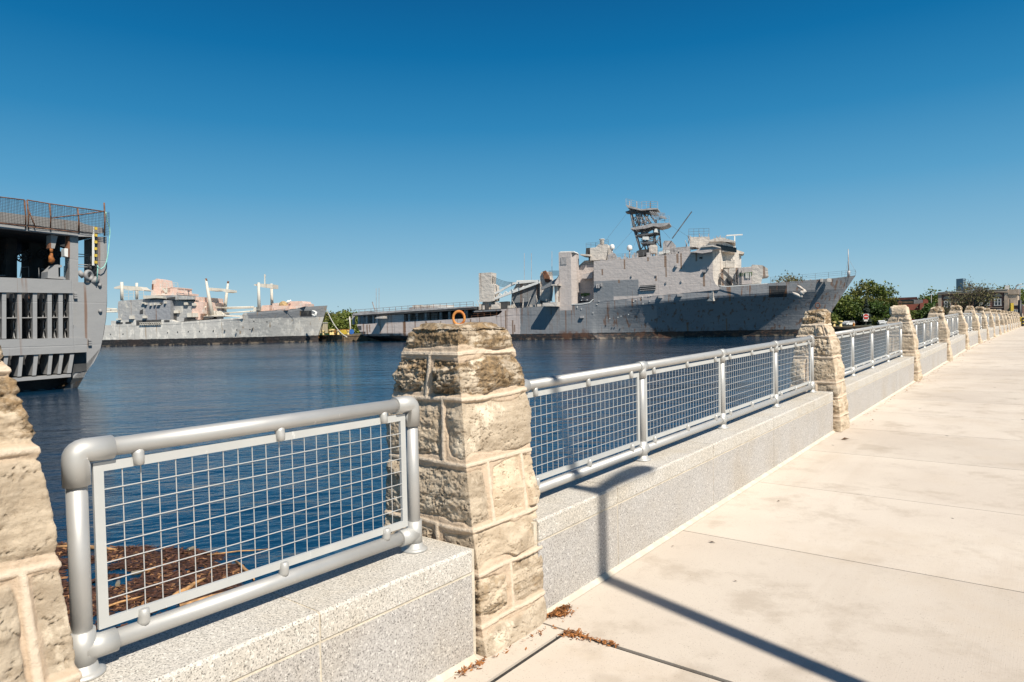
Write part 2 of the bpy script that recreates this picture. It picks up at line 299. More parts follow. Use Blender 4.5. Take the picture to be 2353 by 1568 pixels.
def pillar(a0, label, prof, joints, res, seed, ring=0.0, ringmat=None, dark=(5, 6), yaw=0, flat_top=True):
    """prof: rows (z, near a, far a, front n, back n) relative to (a0, G); joints[c] = list of (face, fraction)"""
    R = np.random.RandomState(seed); g = G(a0 + .3)
    zs = [p[0] for p in prof]; H = zs[-1]
    cz = [p[0] for p in prof]
    base = WF.w(a0 + .28, -.3, g)
    root = thing('stone_pillar', label, 'pillar', base, 'stone pillars along the promenade wall')
    P = np.array(prof)
    def make(z0, z1, top, name):
        nz = max(3, int(round((z1 - z0) / res))); nf = max(4, int(round(.55 / res)))
        Z = np.linspace(z0, z1, nz + 1)
        ins = [None]
        rows_z = list(Z); inset = [0.0] * len(Z)
        if top:
            k = max(3, int(.17 / res)); rows_z += [z1] * k; inset += list(np.linspace(0, .97, k + 1)[1:])
        rows_z = np.array(rows_z); inset = np.array(inset)
        U = np.arange(4 * nf) / nf                      # 0-1 front (near->far) 1-2 far face 2-3 back 3-4 near face(back->front)
        face = U.astype(int); fr = U - face
        A0, A1, N0, N1 = [np.interp(rows_z, P[:, 0], P[:, i]) for i in (1, 2, 3, 4)]
        am, nm_ = (A0 + A1) / 2, (N0 + N1) / 2
        A0 = A0 + (am - A0) * inset; A1 = A1 + (am - A1) * inset; N0 = N0 + (nm_ - N0) * inset; N1 = N1 + (nm_ - N1) * inset
        a = np.zeros((len(rows_z), 4 * nf)); n = np.zeros_like(a)
        for q in range(4 * nf):
            f, x = face[q], fr[q]
            if f == 0: a[:, q] = A0 + (A1 - A0) * x; n[:, q] = N0
            elif f == 1: a[:, q] = A1; n[:, q] = N0 + (N1 - N0) * x
            elif f == 2: a[:, q] = A1 + (A0 - A1) * x; n[:, q] = N1
            else: a[:, q] = A0; n[:, q] = N1 + (N0 - N1) * x
        # outward directions blended near the corners
        c = np.minimum(fr, 1 - fr) * .5; wgt = np.clip(1 - c / .035, 0, 1) * .5
        D = [(0, 1), (1, 0), (0, -1), (-1, 0)]
        da = np.zeros(4 * nf); dn = np.zeros(4 * nf)
        for q in range(4 * nf):
            f = face[q]; o = (f + (1 if fr[q] > .5 else -1)) % 4
            da[q] = D[f][0] * (1 - wgt[q]) + D[o][0] * wgt[q]; dn[q] = D[f][1] * (1 - wgt[q]) + D[o][1] * wgt[q]
        Zg = np.repeat(rows_z[:, None], 4 * nf, 1)
        pts = np.stack([a * 1.0, n * 1.0, Zg], -1).reshape(-1, 3) + seed * 3.7
        wav = .008 * vnoise(pts * 5).reshape(a.shape)
        dz = np.full(a.shape, 9.0)
        for z in cz[1:-1]: dz = np.minimum(dz, np.abs(Zg + wav - z))
        dv = np.full(a.shape, 9.0); tone = np.zeros(a.shape); dk = np.zeros(a.shape); bl = np.zeros(a.shape); hf = np.zeros(a.shape)
        ci = np.clip(np.searchsorted(cz, Zg[:, 0], 'right') - 1, 0, len(cz) - 2)
        for r in range(len(rows_z)):
            k = ci[r]; js = sorted(f + x for f, x in joints[k]) if k < len(joints) else []
            Rk = np.random.RandomState(seed * 100 + k)
            vals = Rk.rand(12); vb = Rk.rand(12)
            if js:
                d = np.full(4 * nf, 9.0)
                for j in js:
                    e = np.abs(U + wav[r] * 1.5 - j); e = np.minimum(e, 4 - e); d = np.minimum(d, e * .5)
                dv[r] = d; idx = np.searchsorted(js, U) % len(js)
            else: idx = np.zeros(4 * nf, int)
            tone[r] = vals[idx]; bl[r] = vb[idx]; dk[r] = 1.0 if k in dark else (0.55 if vb[0] > .72 else 0.0)
            if js: lo_ = np.array([js[i - 1] - (4 if i == 0 else 0) for i in range(len(js))]); uc = (lo_ + np.array(js)) / 2
            else: uc = np.array([.5])
            X_ = (U - uc[idx] + 2) % 4 - 2; X_ = X_ * .5; zz_ = Zg[r, 0] - (cz[k] + cz[min(k + 1, len(cz) - 1)]) / 2
            gx, gz, gc = Rk.randn(12, 6) * .16, Rk.randn(12, 6) * .22, Rk.rand(12, 6) * .014
            hf[r] = np.min(gc[idx] + gx[idx] * X_[:, None] + gz[idx] * zz_, axis=1)
        dd = np.minimum(dz, dv)
        big = fbm(pts * 7, 3).reshape(a.shape)
        mw = .014 + .05 * np.clip(fbm(pts * 4 + 9, 3).reshape(a.shape) + .12, 0, 1)
        st = sstep(mw, mw + .010, dd)
        rough = fbm(pts * np.array([16, 16, 26]), 6, .62).reshape(a.shape); crack = np.abs(fbm(pts * np.array([9, 9, 16]) + 40, 4).reshape(a.shape))
        ridge = 1 - np.abs(fbm(pts * np.array([7, 7, 15]) + 60, 5, .6).reshape(a.shape)) * 2.2; strata = fbm(pts * np.array([5, 5, 60]) + 20, 4).reshape(a.shape)
        sm_ = np.where((U < .98) | (U > 3.98), .5, 1.0)[None] * (.35 + .9 * bl); amp = sm_ * (.6 + .9 * dk); fine = fbm(pts * 42, 4, .65).reshape(a.shape); chip = np.abs(fbm(pts * np.array([20, 20, 30]) + 5, 4, .6).reshape(a.shape))
        groove = np.exp(-((dd - mw - .004) / .004) ** 2); hf = np.clip(hf, -.03, .012)
        h = st * (.016 + .85 * hf +  .020 * sstep(0, .09, dd) * (.35 + bl) + .020 * rough * amp + .008 * big + .006 * fine * (.35 + amp) - .009 * amp * sstep(.10, .0, chip) + .012 * (ridge - .5) * amp + .012 * strata * dk - .012 * (1 - sstep(0, .02, crack)))
        bead = sstep(.0115, .0085, dd + .004 * np.abs(fine)); h = h + (1 - st) * (.003 * rough + .003 * fine) - .006 * groove + bead * .008 * (1 - .6 * sstep(.15, .4, big))
        lim = sstep(0, .02, Zg - z0 + .02) if z0 == 0 else 1
        edge = 1.0
        h = h * lim
        vin = np.ones(len(rows_z)); 
        if top: vin = 1 - sstep(0, .25, inset)
        a = a + da[None] * h * vin[:, None]; n = n + dn[None] * h * vin[:, None]
        if top:
            rz = .03 * (1 - np.clip((z1 - Zg) / .03, 0, 1)) * (inset < .01)[:, None]   # rounded upper arris
            a = a - da[None] * rz * .8; n = n - dn[None] * rz * .8
            Zg = Zg + (inset > 0)[:, None] * (.02 * sstep(0, .3, inset)[:, None] + .022 * fbm(np.stack([a, n, Zg * 0], -1).reshape(-1, 3) * 9 + seed, 5).reshape(a.shape))
            Zg = Zg - .010 * (inset > 0)[:, None] * (inset < .2)[:, None]
        mb = MB(); rr, cc = a.shape
        V = WF.P[None, None] + a[..., None] * WF.u + n[..., None] * WF.v; V = V + np.array([a0, 0, 0])[0] * WF.u; V[..., 2] += Zg + g
        mb.v = [tuple(q) for q in V.reshape(-1, 3)]
        for i in range(rr - 1):
            for q in range(cc): mb.f.append((i * cc + q, i * cc + (q + 1) % cc, (i + 1) * cc + (q + 1) % cc, (i + 1) * cc + q))
        # orientation: front near->far then far face: check and flip so that normals point outwards
        mb.f = [f[::-1] for f in mb.f] if FLIP else mb.f
        mb.f.append(tuple((rr - 1) * cc + q for q in range(cc)) if not FLIP else tuple((rr - 1) * cc + q for q in range(cc))[::-1])
        mb.sm = [True] * len(mb.f)
        at = np.stack([st, tone, dk, bead * (1 - st)], -1).reshape(-1, 4)
        return mb.build(name, m_stone, root, at)
    make(0.0, cz[-2], False, 'shaft'); make(cz[-2], H, True, 'cap_stone')
    if ring:
        r = MB(); am = (P[-1, 1] + P[-1, 2]) / 2; nm0 = (P[-1, 3] + P[-1, 4]) / 2; c0 = WF.w(a0 + am, nm0, g + H + .01)
        ax = (np.array([0, 1, 0]) * .92 + WF.u * .25)
        sk_ = .012 if ringmat is m_ring else .035
        r.torus(c0 + np.array([0, 0, sk_ + ring]), ax, ring, ring * .22, 28, 10, 1.15); r.lathe(c0 - np.array([0, 0, .03]), [(.016, 0), (.017, .03), (.012, .034), (.011, .03 + sk_ * .7), (.006, .034 + sk_)], 14)
        r.build('iron_ring', ringmat or m_ring2, root)
    return root
FLIP = False
# rows: z, near a, far a, front n, back n      (a measured from the pillar's own near face)
PA = [(0, 0, .51, .046, -.71), (.139, .008, .528, .012, -.70), (.385, .015, .533, -.004, -.69), (.585, .025, .553, -.045, -.68), (.90, .045, .579, -.098, -.655), (1.22, .064, .60, -.135, -.64), (1.445, .078, .545, -.168, -.575), (1.575, .09, .475, -.170, -.515)]
JA = [[], [(0, .47), (2, .5)], [(3, .62), (1, .4)], [(0, .30), (0, .83), (2, .4)], [(3, .74), (2, .3), (1, .5)], [(3, .52), (1, .55)], [(2, .6)]]
PB = [(0, .01, .50, .085, -.60), (.19, .03, .52, .07, -.60), (.43, .055, .54, .04, -.57), (.62, .08, .55, .017, -.54), (.95, .11, .56, -.024, -.52), (1.22, .17, .58, -.09, -.50), (1.37, .20, .57, -.15, -.44), (1.56, .255, .545, -.165, -.40)]
JB = [[], [(0, .5)], [(3, .55), (0, .6)], [(3, .36), (2, .5)], [], [(3, .62), (3, .9), (0, .42)], [(2, .5)], []]
starts = [-2.885, -.563, 6.44, 13.3, 19.4, 25.0, 30.6, 35.9, 41.3, 47.0, 52.6, 57.5, 62.6, 67.9, 73.0, 78.2, 83.4, 88.6, 93.8, 99.0, 104.2, 109.4]
ends = []
plab = ['weathered stone pillar cut off by the left edge of the picture',
 'large rough stone pillar in the foreground with an orange rusty ring on top',
 'stepped stone pillar with a narrow bright cap and iron ring before the bow',
 'stone pillar with a tall square cap in front of the white parked vans',
 'stone pillar with a wide bulging shoulder in front of the red brick shed',
 'stone pillar with a dark flat cap before the left corner of the brick office',
 'stone pillar below the bare budding tree, with a rounded pale cap',
 'stone pillar with a dark jutting cap just right of the budding tree',
 'stone pillar directly below the black lamp post before the brick office',
 'stone pillar with a pointed chipped cap below the right windows of the brick office']
for k in range(10, 22): plab.append('far stone pillar, %s beyond the one with the chipped cap' % ['one', 'two', 'three', 'four', 'five', 'six', 'seven', 'eight', 'nine', 'ten', 'eleven', 'twelve'][k - 10])
for i, a0 in enumerate(starts):
    R = np.random.RandomState(50 + i)
    if i == 0: pr = [(z * 1.035, x0, x1 + (.08 if z < .7 else (.03 if z < 1.0 else -.02)), f, b) for z, x0, x1, f, b in PA]; J = JA
    elif i == 1: pr, J = PA, JA
    elif i == 2: pr, J = PB, JB
    else:
        pr = [tuple(q) for q in PB]; sz = 1 + .02 * R.randn(); dq = .03 * R.randn()
        pr = [(z * sz, x0 - (.05 if z > 1.2 else 0) * R.rand() * (i > 3), x1 + .02 * R.randn(), f + .012 * R.randn(), b - (.06 * R.rand() if z > 1.2 else 0)) for z, x0, x1, f, b in pr]
        J = [[(f, min(.9, max(.1, x + .12 * R.randn()))) for f, x in j] for j in JB]
        if R.rand() > .5: J[5] = [(3, .5), (0, .5)]
    res = {0: .0055, 1: .0045, 2: .008, 3: .013}.get(i, .022 if i < 8 else .04)
    pillar(a0, plab[i], pr, J, res, 7 + i, ring={1: .031, 2: .03, 3: .033, 4: .03, 5: .03}.get(i, 0), ringmat=m_ring if i == 1 else None, dark=(5, 6) if i < 2 else ((6, 7) if i != 3 else (9,)))
    ends.append(a0 + .5)

# ------------------------------------------------------------------ granite wall between the pillars
def coping_stone(fr, a0, a1, mat, parent, name='coping_stone'):
    prof = [(0, -.108), (0, -.012), (-.010, 0), (-.485, 0), (-.495, -.012), (-.495, -.108)]
    z0, z1 = CT(a0), CT(a1); mb = MB(); k = len(prof)
    mb.add([WF.w(a0, n, z0 + z) for n, z in prof] + [WF.w(a1, n, z1 + z) for n, z in prof], [tuple(range(k))[::-1], tuple(range(k, 2 * k))] + [(i, (i + 1) % k, k + (i + 1) % k, k + i) for i in range(k)])
    return mb.build(name, mat, parent)
def CT(a): return G(a) + .528 - .008 * max(0, min(1, (a) / 6.0)) * (1 if a < 7 else 1)
wlab = ['speckled granite wall at bottom left under the nearest railing', 'long speckled granite wall crossed by the shadow of a lamp post']
sj = {0: [-1.463], 1: [.805, 2.40, 3.985, 5.50]}
wn = ['second', 'third', 'fourth', 'fifth', 'sixth', 'seventh', 'eighth', 'ninth', 'tenth', 'eleventh', 'twelfth', 'thirteenth', 'fourteenth', 'fifteenth', 'sixteenth', 'seventeenth', 'eighteenth', 'nineteenth', 'twentieth']
for i in range(len(starts) - 1):
    a0 = ends[i] + .0 if i else ends[0] - .03; a1 = starts[i + 1] + .02
    if i == 0: a1 = -.60
    if i == 1: a1 = 6.42; a0 = -.06
    lab = wlab[i] if i < 2 else 'pale granite wall, %s length' % wn[i - 2].replace('second', 'first').replace('third', 'second') if i < 4 else 'short distant granite wall, %s length beyond the one with the lamp post shadow' % wn[i - 3]
    if i in (2, 3): lab = ['pale granite wall below the railing whose near post stands before the parked vans', 'pale granite wall below the railing in front of the red brick shed'][i - 2]
    root = thing('granite_wall', lab, 'wall', WF.w((a0 + a1) / 2, -.25, G((a0 + a1) / 2)), 'granite wall lengths between the pillars')
    cuts = sj.get(i) or [a0 + (a1 - a0) * (k + 1) / 3 for k in range(2)]
    cuts = [a0] + [c for c in cuts if a0 + .1 < c < a1 - .1] + [a1]
    mo = MB()
    for k in range(len(cuts) - 1):
        b0, b1 = cuts[k] + (.004 if k else 0), cuts[k + 1] - (.004 if k < len(cuts) - 2 else 0)
        coping_stone(WF, b0, b1, m_cope, root)
        fb = MB(); e0, e1 = b0 - (0 if k == 0 else -.0), b1
        fb.hexa([WF.w(e0, -.49, G(e0) - .05), WF.w(e1, -.49, G(e1) - .05), WF.w(e1, -.003, G(e1) - .05), WF.w(e0, -.003, G(e0) - .05), WF.w(e0, -.49, CT(e0) - .122), WF.w(e1, -.49, CT(e1) - .122), WF.w(e1, -.003, CT(e1) - .122), WF.w(e0, -.003, CT(e0) - .122)])
        fb.build('wall_block', m_gran, root)
        mo.hexa([WF.w(cuts[k] + .001, -.47, CT(cuts[k]) - .1225), WF.w(cuts[k + 1] - .001, -.47, CT(cuts[k + 1]) - .1225), WF.w(cuts[k + 1] - .001, -.005, CT(cuts[k + 1]) - .1225), WF.w(cuts[k] + .001, -.005, CT(cuts[k]) - .1225)] + [WF.w(cuts[k] + .001, -.47, CT(cuts[k]) - .1075), WF.w(cuts[k + 1] - .001, -.47, CT(cuts[k + 1]) - .1075), WF.w(cuts[k + 1] - .001, -.005, CT(cuts[k + 1]) - .1075), WF.w(cuts[k] + .001, -.005, CT(cuts[k]) - .1075)])
        if k:
            c = cuts[k]; mo.hexa([WF.w(c - .006, -.47, G(c)), WF.w(c + .006, -.47, G(c)), WF.w(c + .006, -.006, G(c)), WF.w(c - .006, -.006, G(c)), WF.w(c - .006, -.47, CT(c) - .003), WF.w(c + .006, -.47, CT(c) - .003), WF.w(c + .006, -.004, CT(c) - .003), WF.w(c - .006, -.004, CT(c) - .003)])
    m = 24 if i < 2 else 3
    pts = np.linspace(a0, a1, m + 1); R = np.random.RandomState(i)
    for k in range(m):      # mortar fillet at the foot
        q0, q1 = pts[k], pts[k + 1]; wd = .03 if i < 2 else .03
        mo.add([WF.w(q0, -.004, G(q0) + .022), WF.w(q0, wd, G(q0) + .003), WF.w(q1, wd, G(q1) + .003), WF.w(q1, -.004, G(q1) + .022)], [(0, 1, 2, 3)])
    if i < 2:
        for (c, s_) in ((a0, 1), (a1, -1)):
            if (i, s_) in ((0, 1),): continue
            mo.box(WF, min(c, c - s_ * .028), max(c, c - s_ * .028), -.45, -.012, G(c), CT(c) - .01)
    mo.build('mortar', m_pmort, root)

# ------------------------------------------------------------------ railings
def alu(name, col, rough, metal):
    t = NT(name); c = t.mix(t.ramp(t.noise(7, 6, .6), .3, .7), tuple(x * .93 for x in col), col); c = t.mix(t.math('MULTIPLY', t.ramp(t.noise(40, 5, .7, t.coord((1, 1, .25))), .66, .72), .5), c, (.85, .84, .8))
    rr = t.n('ShaderNodeMapRange'); t.put(rr.inputs[0], t.noise(12, 6)); rr.inputs[3].default_value = rough - .07; rr.inputs[4].default_value = rough + .1
    return t.done(c, rr.outputs[0], metal, t.bump(t.noise(400, 2), .12, .001))
m_tube = alu('brushed_aluminium', (.48, .47, .45), .50, .45); m_fit = alu('cast_aluminium', (.50, .49, .465), .52, .4); m_frame = alu('grey_panel_frame', (.50, .50, .48), .55, .1); m_wire = alu('panel_wire', (.52, .51, .49), .5, .2)
NR = -.22
def railing(posts, label, detail=2):
    a0, a1 = posts[0], posts[-1]
    root = thing('railing', label, 'railing', WF.w((a0 + a1) / 2, NR, CT((a0 + a1) / 2)), 'aluminium railings on the granite wall')
    ns = 18 if detail == 2 else (10 if detail == 1 else 6)
    T, B = .698, .077                                          # tube centres above the coping
    P = lambda a, z, n=0.0: WF.w(a, NR + n, CT(a) + z)
    nfit = detail >= 1
    e = .11 if nfit else 0
    MB().path([P(a0 + .035, T), P(a1 - .035, T)], .030, ns).build('top_rail', m_tube, root)
    MB().path([P(a0, B), P(a1, B)], .030, ns).build('bottom_rail', m_tube, root)
    for k, a in enumerate(posts):
        po = MB().path([P(a, 0), P(a, T - (.05 if k in (0, len(posts) - 1) else 0))], .030, ns).build('post', m_tube, root)
        f = MB(); s_ = 1 if k == 0 else -1; f.lathe(P(a, 0), [(.062, 0), (.062, .008), (.052, .013), (.042, .018), (.040, .035), (.034, .04)], ns + 4); f.build('base_flange', m_fit, po); f = MB()
        if k in (0, len(posts) - 1):
            arc = [P(a, T - .105)] + [P(a, T - .022)] + [P(a + s_ * .022 * (1 - math.cos(q)), T - .022 + .022 * math.sin(q)) for q in np.linspace(.35, math.pi / 2 - .35, 4)] + [P(a + s_ * .022, T), P(a + s_ * .105, T)]
            f.path(arc, .0385, ns); f.build('elbow_fitting', m_fit, po); f = MB(); f.path([P(a - s_ * .0, B), P(a + s_ * .095, B)], .0385, ns)
        else:
            f.path([P(a - .05, T), P(a + .05, T)], .0375, ns); f.path([P(a, T - .085), P(a, T)], .0365, ns); f.build('top_fitting', m_fit, po); f = MB(); f.path([P(a - .055, B), P(a + .055, B)], .0375, ns)
        f.path([P(a, B - .05), P(a, B + .065)], .0375, ns)
        f.build('tee_fitting', m_fit, po)
    for k in range(len(posts) - 1):
        b0, b1 = posts[k] + .046, posts[k + 1] - .046; zt, zb = .655, .125; fw = .030
        fr = MB()
        for (x0, x1, z0, z1) in ((b0, b1, zt - fw, zt), (b0, b1, zb, zb + fw), (b0, b0 + fw, zb + fw, zt - fw), (b1 - fw, b1, zb + fw, zt - fw)):
            fr.hexa([P(x0, z0, -.007), P(x1, z0, -.007), P(x1, z0, .007), P(x0, z0, .007), P(x0, z1, -.007), P(x1, z1, -.007), P(x1, z1, .007), P(x0, z1, .007)])
        fo = fr.build('panel_frame', m_frame, root)
        wr = MB(); i0, i1 = b0 + fw, b1 - fw; nv = int(round((i1 - i0) / .0567)); nh = 8
        nw = 6 if detail == 2 else 4
        for q in range(1, nv): a = i0 + (i1 - i0) * q / nv; wr.path([P(a, zb + fw), P(a, zt - fw)], .0020, nw, False)
        for q in range(1, nh): z = zb + fw + (zt - zb - 2 * fw) * q / nh; wr.path([P(i0, z, .004), P(i1, z, .004)], .0020, nw, False)
        wr.build('wire_mesh', m_wire, fo)
        if detail >= 1:
            for a in (b0 + .135, (b0 + b1) / 2, b1 - .135):
                MB().path([P(a, T - .022, .004), P(a, T - .035, .008), P(a, zt - .004, .0125), P(a, zt - .024, .0125), P(a, zt - .028, .0125)], [.021, .019, .0175, .0165, .010], 12).build('clip', m_fit, fo)
                MB().path([P(a, B + .02, .004), P(a, B + .035, .008), P(a, zb + .004, .0125), P(a, zb + .022, .0125), P(a, zb + .026, .0125)], [.021, .019, .0175, .0165, .010], 12).build('clip', m_fit, fo)
rl = ['short two post railing at the left between the first two stone pillars', 'long aluminium railing with four mesh panels in the middle of the picture', 'aluminium railing between the pillar before the bow and the pillar with the square cap',
      'aluminium railing just beyond the pillar with the tall square cap', 'small distant railing before the left corner of the brick office', 'distant railing below the budding tree', 'tiny distant railing right of the budding tree', 'sliver of railing below the black lamp post', 'farthest sliver of railing still visible between distant pillars', 'railing hidden mostly behind the chipped cap pillar']
railing([-2.182, -.762], rl[0])
railing([-.0 + .04, 1.575, 3.17, 4.76, 6.26], rl[1])
for i in range(2, 10):
    b0, b1 = ends[i] + .18, starts[i + 1] - .17; m = 4 if i < 4 else 3
    railing(list(np.linspace(b0, b1, m + 1)), rl[i], 2 if i == 2 else (1 if i < 5 else 0))
def water_mat():
    t = NT('harbour_water')
    h1 = t.noise(1.1, 3, .5, t.coord((0.45, 1, 1), -0.3)); h2 = t.noise(3.4, 4, .55, t.coord((0.5, 1, 1), -0.5)); h3 = t.noise(.25, 2, .5, t.coord((.5, 1, 1), .1))
    wp = t.ramp(t.noise(.035, 3, .6, t.coord((.35, 1, 1), .2)), .35, .65)
    h4 = t.noise(.55, 4, .6, t.coord((.4, 1, 1), -.15))
    h = t.math('ADD', t.math('MULTIPLY', h1, .6), t.math('ADD', t.math('MULTIPLY', h2, .25), t.math('ADD', t.math('MULTIPLY', h3, .9), t.math('MULTIPLY', h4, .7))))
    h = t.math('MULTIPLY', h, t.math('ADD', t.math('MULTIPLY', wp, .6), .7))
    t.b.inputs['IOR'].default_value = 1.33
    return t.done((.004, .030, .066), .05, 0, t.bump(h, 0.7, .26))
wm = MB(); wm.add([(-3000, -60, 0), (3000, -60, 0), (3000, 6000, 0), (-3000, 6000, 0)], [(0, 1, 2, 3)])
structure(wm.build('water', water_mat()))
# ================================================================== ships: shared builders
def plan(mb, fr, pts, z0, z1):
    n = len(pts); ar = sum(pts[i][0] * pts[(i + 1) % n][1] - pts[(i + 1) % n][0] * pts[i][1] for i in range(n))
    zz = z1 if hasattr(z1, '__len__') else [z1] * n
    P = [fr.w(a, v, z0) for a, v in pts] + [fr.w(a, v, z) for (a, v), z in zip(pts, zz)]
    fs = [tuple(range(n))[::-1], tuple(range(n, 2 * n))] + [(i, (i + 1) % n, n + (i + 1) % n, n + i) for i in range(n)]
    if ar < 0: pass
    return mb.add(P, fs)
def loft_hull(fr, stern, stem, sheer, half, bd, bw, zk, nt=70, nz=16, zb=-1.2, pw=1.0):
    """stern/stem: a as function of z; sheer: z as function of t; half beam; bd/bw half breadth fraction at deck / water"""
    mb = MB(); rows = []
    for i in range(nt + 1):
        t = i / nt; zd = sheer(t); row = []
        for side in (-1, 1):
            col = []
            for j in range(nz + 1):
                q = j / nz; z = zb + (zd - zb) * q; zr = max(0, z) / zd
                a = stern(z) + (stem(z) - stern(z)) * t
                b = bd(t) if zr >= zk(t) else bw(t) + (bd(t) - bw(t)) * (zr / zk(t)) ** pw
                b = max(b, .012) * half
                col.append(fr.w(a, half + side * b, z))
            row.append(col)
        rows.append(row)
    N = nz + 1; base = {}
    V = []
    for i in range(nt + 1):
        for s_ in (0, 1): base[i, s_] = len(V); V += rows[i][s_]
    Fc = []
    for i in range(nt):
        for j in range(nz):
            Fc.append((base[i, 0] + j, base[i + 1, 0] + j, base[i + 1, 0] + j + 1, base[i, 0] + j + 1)); Fc.append((base[i, 1] + j + 1, base[i + 1, 1] + j + 1, base[i + 1, 1] + j, base[i, 1] + j))
        Fc.append((base[i, 0] + nz, base[i + 1, 0] + nz, base[i + 1, 1] + nz, base[i, 1] + nz))
    for j in range(nz):
        Fc.append((base[0, 1] + j, base[0, 0] + j, base[0, 0] + j + 1, base[0, 1] + j + 1)); Fc.append((base[nt, 0] + j, base[nt, 1] + j, base[nt, 1] + j + 1, base[nt, 0] + j + 1))
    return mb.add(V, Fc)
def PX(fr, cr, pts, off=0.0): return [fr.px(*cr(x, y), off) for x, y in pts]
def fence(mb, fr, pts, v, h, step, r=.03, rails=3):
    for i in range(len(pts) - 1):
        (a0, z0), (a1, z1) = pts[i], pts[i + 1]; m = max(1, int(abs(a1 - a0) / step))
        for k in range(m + 1):
            a = a0 + (a1 - a0) * k / m; z = z0 + (z1 - z0) * k / m; mb.bar(fr.w(a, v, z), fr.w(a, v, z + h), 2 * r)
        for k in range(rails): mb.bar(fr.w(a0, v, z0 + h * (k + 1) / rails), fr.w(a1, v, z1 + h * (k + 1) / rails), 1.6 * r)
def ship_paint(name, head, cols, patch, band=None, zones=(), rust=.35, plate=(3.0, 1.5), dent=.12, wlr=.75, seam=.5, waste=None, wr=(0, 0), streakcol=(.17, .075, .03), fade=.0):
    """weathered plating; zones: (x0,x1,z0,z1,colour,edge) painted areas in ship coordinates"""
    t = NT(name); co = t.coord((1, 1, 1), -head); sx = t.n('ShaderNodeSeparateXYZ'); t.put(sx.inputs[0], co); X, Z = sx.outputs[0], sx.outputs[2]
    cz = t.n('ShaderNodeCombineXYZ'); t.put(cz.inputs[0], X); t.put(cz.inputs[1], Z)
    br = t.n('ShaderNodeTexBrick', Scale=1.0); t.put(br.inputs['Vector'], cz.outputs[0]); br.inputs['Brick Width'].default_value = plate[0] * 3.1; br.inputs['Row Height'].default_value = plate[1] * 2.3; br.inputs['Mortar Size'].default_value = 0.0
    br.inputs['Color1'].default_value = (0, 0, 0, 1); br.inputs['Color2'].default_value = (1, 1, 1, 1)
    c = t.mix(t.math('MULTIPLY', br.outputs['Color'], patch), cols[0], cols[1])
    c = t.mix(t.ramp(t.noise(.22, 6, .6, co), .38, .68), c, t.mix(.35, c, cols[2]))
    if waste: c = t.mix(t.math('MULTIPLY', t.ramp(t.noise(.55, 8, .68, t.coord((1, 1, .45), -head)), wr[0], wr[1]), .85), c, waste)
    wob = t.math('MULTIPLY', t.math('SUBTRACT', t.noise(.5, 5, .7, co), .5), 1.0)
    def between(v, lo, hi, e):
        v = t.math('ADD', v, t.math('MULTIPLY', wob, e * 4)); return t.math('MULTIPLY', t.ramp(v, lo - e * .2, lo + e * .2), t.math('SUBTRACT', 1.0, t.ramp(v, hi - e * .2, hi + e * .2)))
    for x0, x1, z0, z1, col, e in zones:
        f = t.math('MULTIPLY', between(X, x0, x1, e), between(Z, z0, z1, e * .7)); c = t.mix(t.math('MULTIPLY', f, .92), c, col)
    st = t.ramp(t.noise(.9, 7, .62, t.coord((1, 1, .07), -head, 'Object', (3, 5, 0))), .60, .72); c = t.mix(t.math('MULTIPLY', st, .35), c, tuple(x * .45 for x in cols[0]))
    ru = t.math('MULTIPLY', t.ramp(t.noise(1.1, 7, .55, t.coord((1, 1, .035), -head)), .78 - rust * .38, .84 - rust * .30), .75); c = t.mix(ru, c, streakcol)
    if band:
        zb, bc, bc2 = band
        bm = t.math('SUBTRACT', 1.0, t.ramp(t.math('ADD', Z, t.math('MULTIPLY', wob, .5)), zb - .06, zb + .06)); bcol = t.mix(t.ramp(t.noise(.8, 8, .7, t.coord((1, 1, 2.5), -head)), .5, .62), bc, bc2); c = t.mix(bm, c, bcol)
        r2 = t.math('MULTIPLY', t.math('SUBTRACT', 1.0, t.ramp(t.math('ADD', Z, t.math('MULTIPLY', wob, 5.0)), zb - .2, zb + 1.2)), t.ramp(t.noise(.12, 6, .65, t.coord((1, 1, .6), -head)), .50, .60)); c = t.mix(t.math('MULTIPLY', r2, wlr), c, (.13, .055, .025))
        wl = t.math('SUBTRACT', 1.0, t.ramp(t.math('ADD', Z, wob), .1, .75)); c = t.mix(t.math('MULTIPLY', wl, t.ramp(t.noise(.45, 6, .65, co), .5, .58)), c, (.22, .17, .12))
    b2 = t.n('ShaderNodeTexBrick', Scale=1.0); t.put(b2.inputs['Vector'], cz.outputs[0]); b2.offset = 0.0; b2.inputs['Brick Width'].default_value = plate[0]; b2.inputs['Row Height'].default_value = plate[1]; b2.inputs['Mortar Size'].default_value = .06; b2.inputs['Mortar Smooth'].default_value = 1.0
    nm = t.bump(t.noise(.8, 4, .5, t.coord((1, 1, 1.3), -head)), dent, .9); nm = t.bump(t.math('SUBTRACT', 1.0, b2.outputs['Fac']), seam, .12, nm); nm = t.bump(t.noise(9, 4), .12, .05, nm)
    return t.done(c, .62, 0, nm)

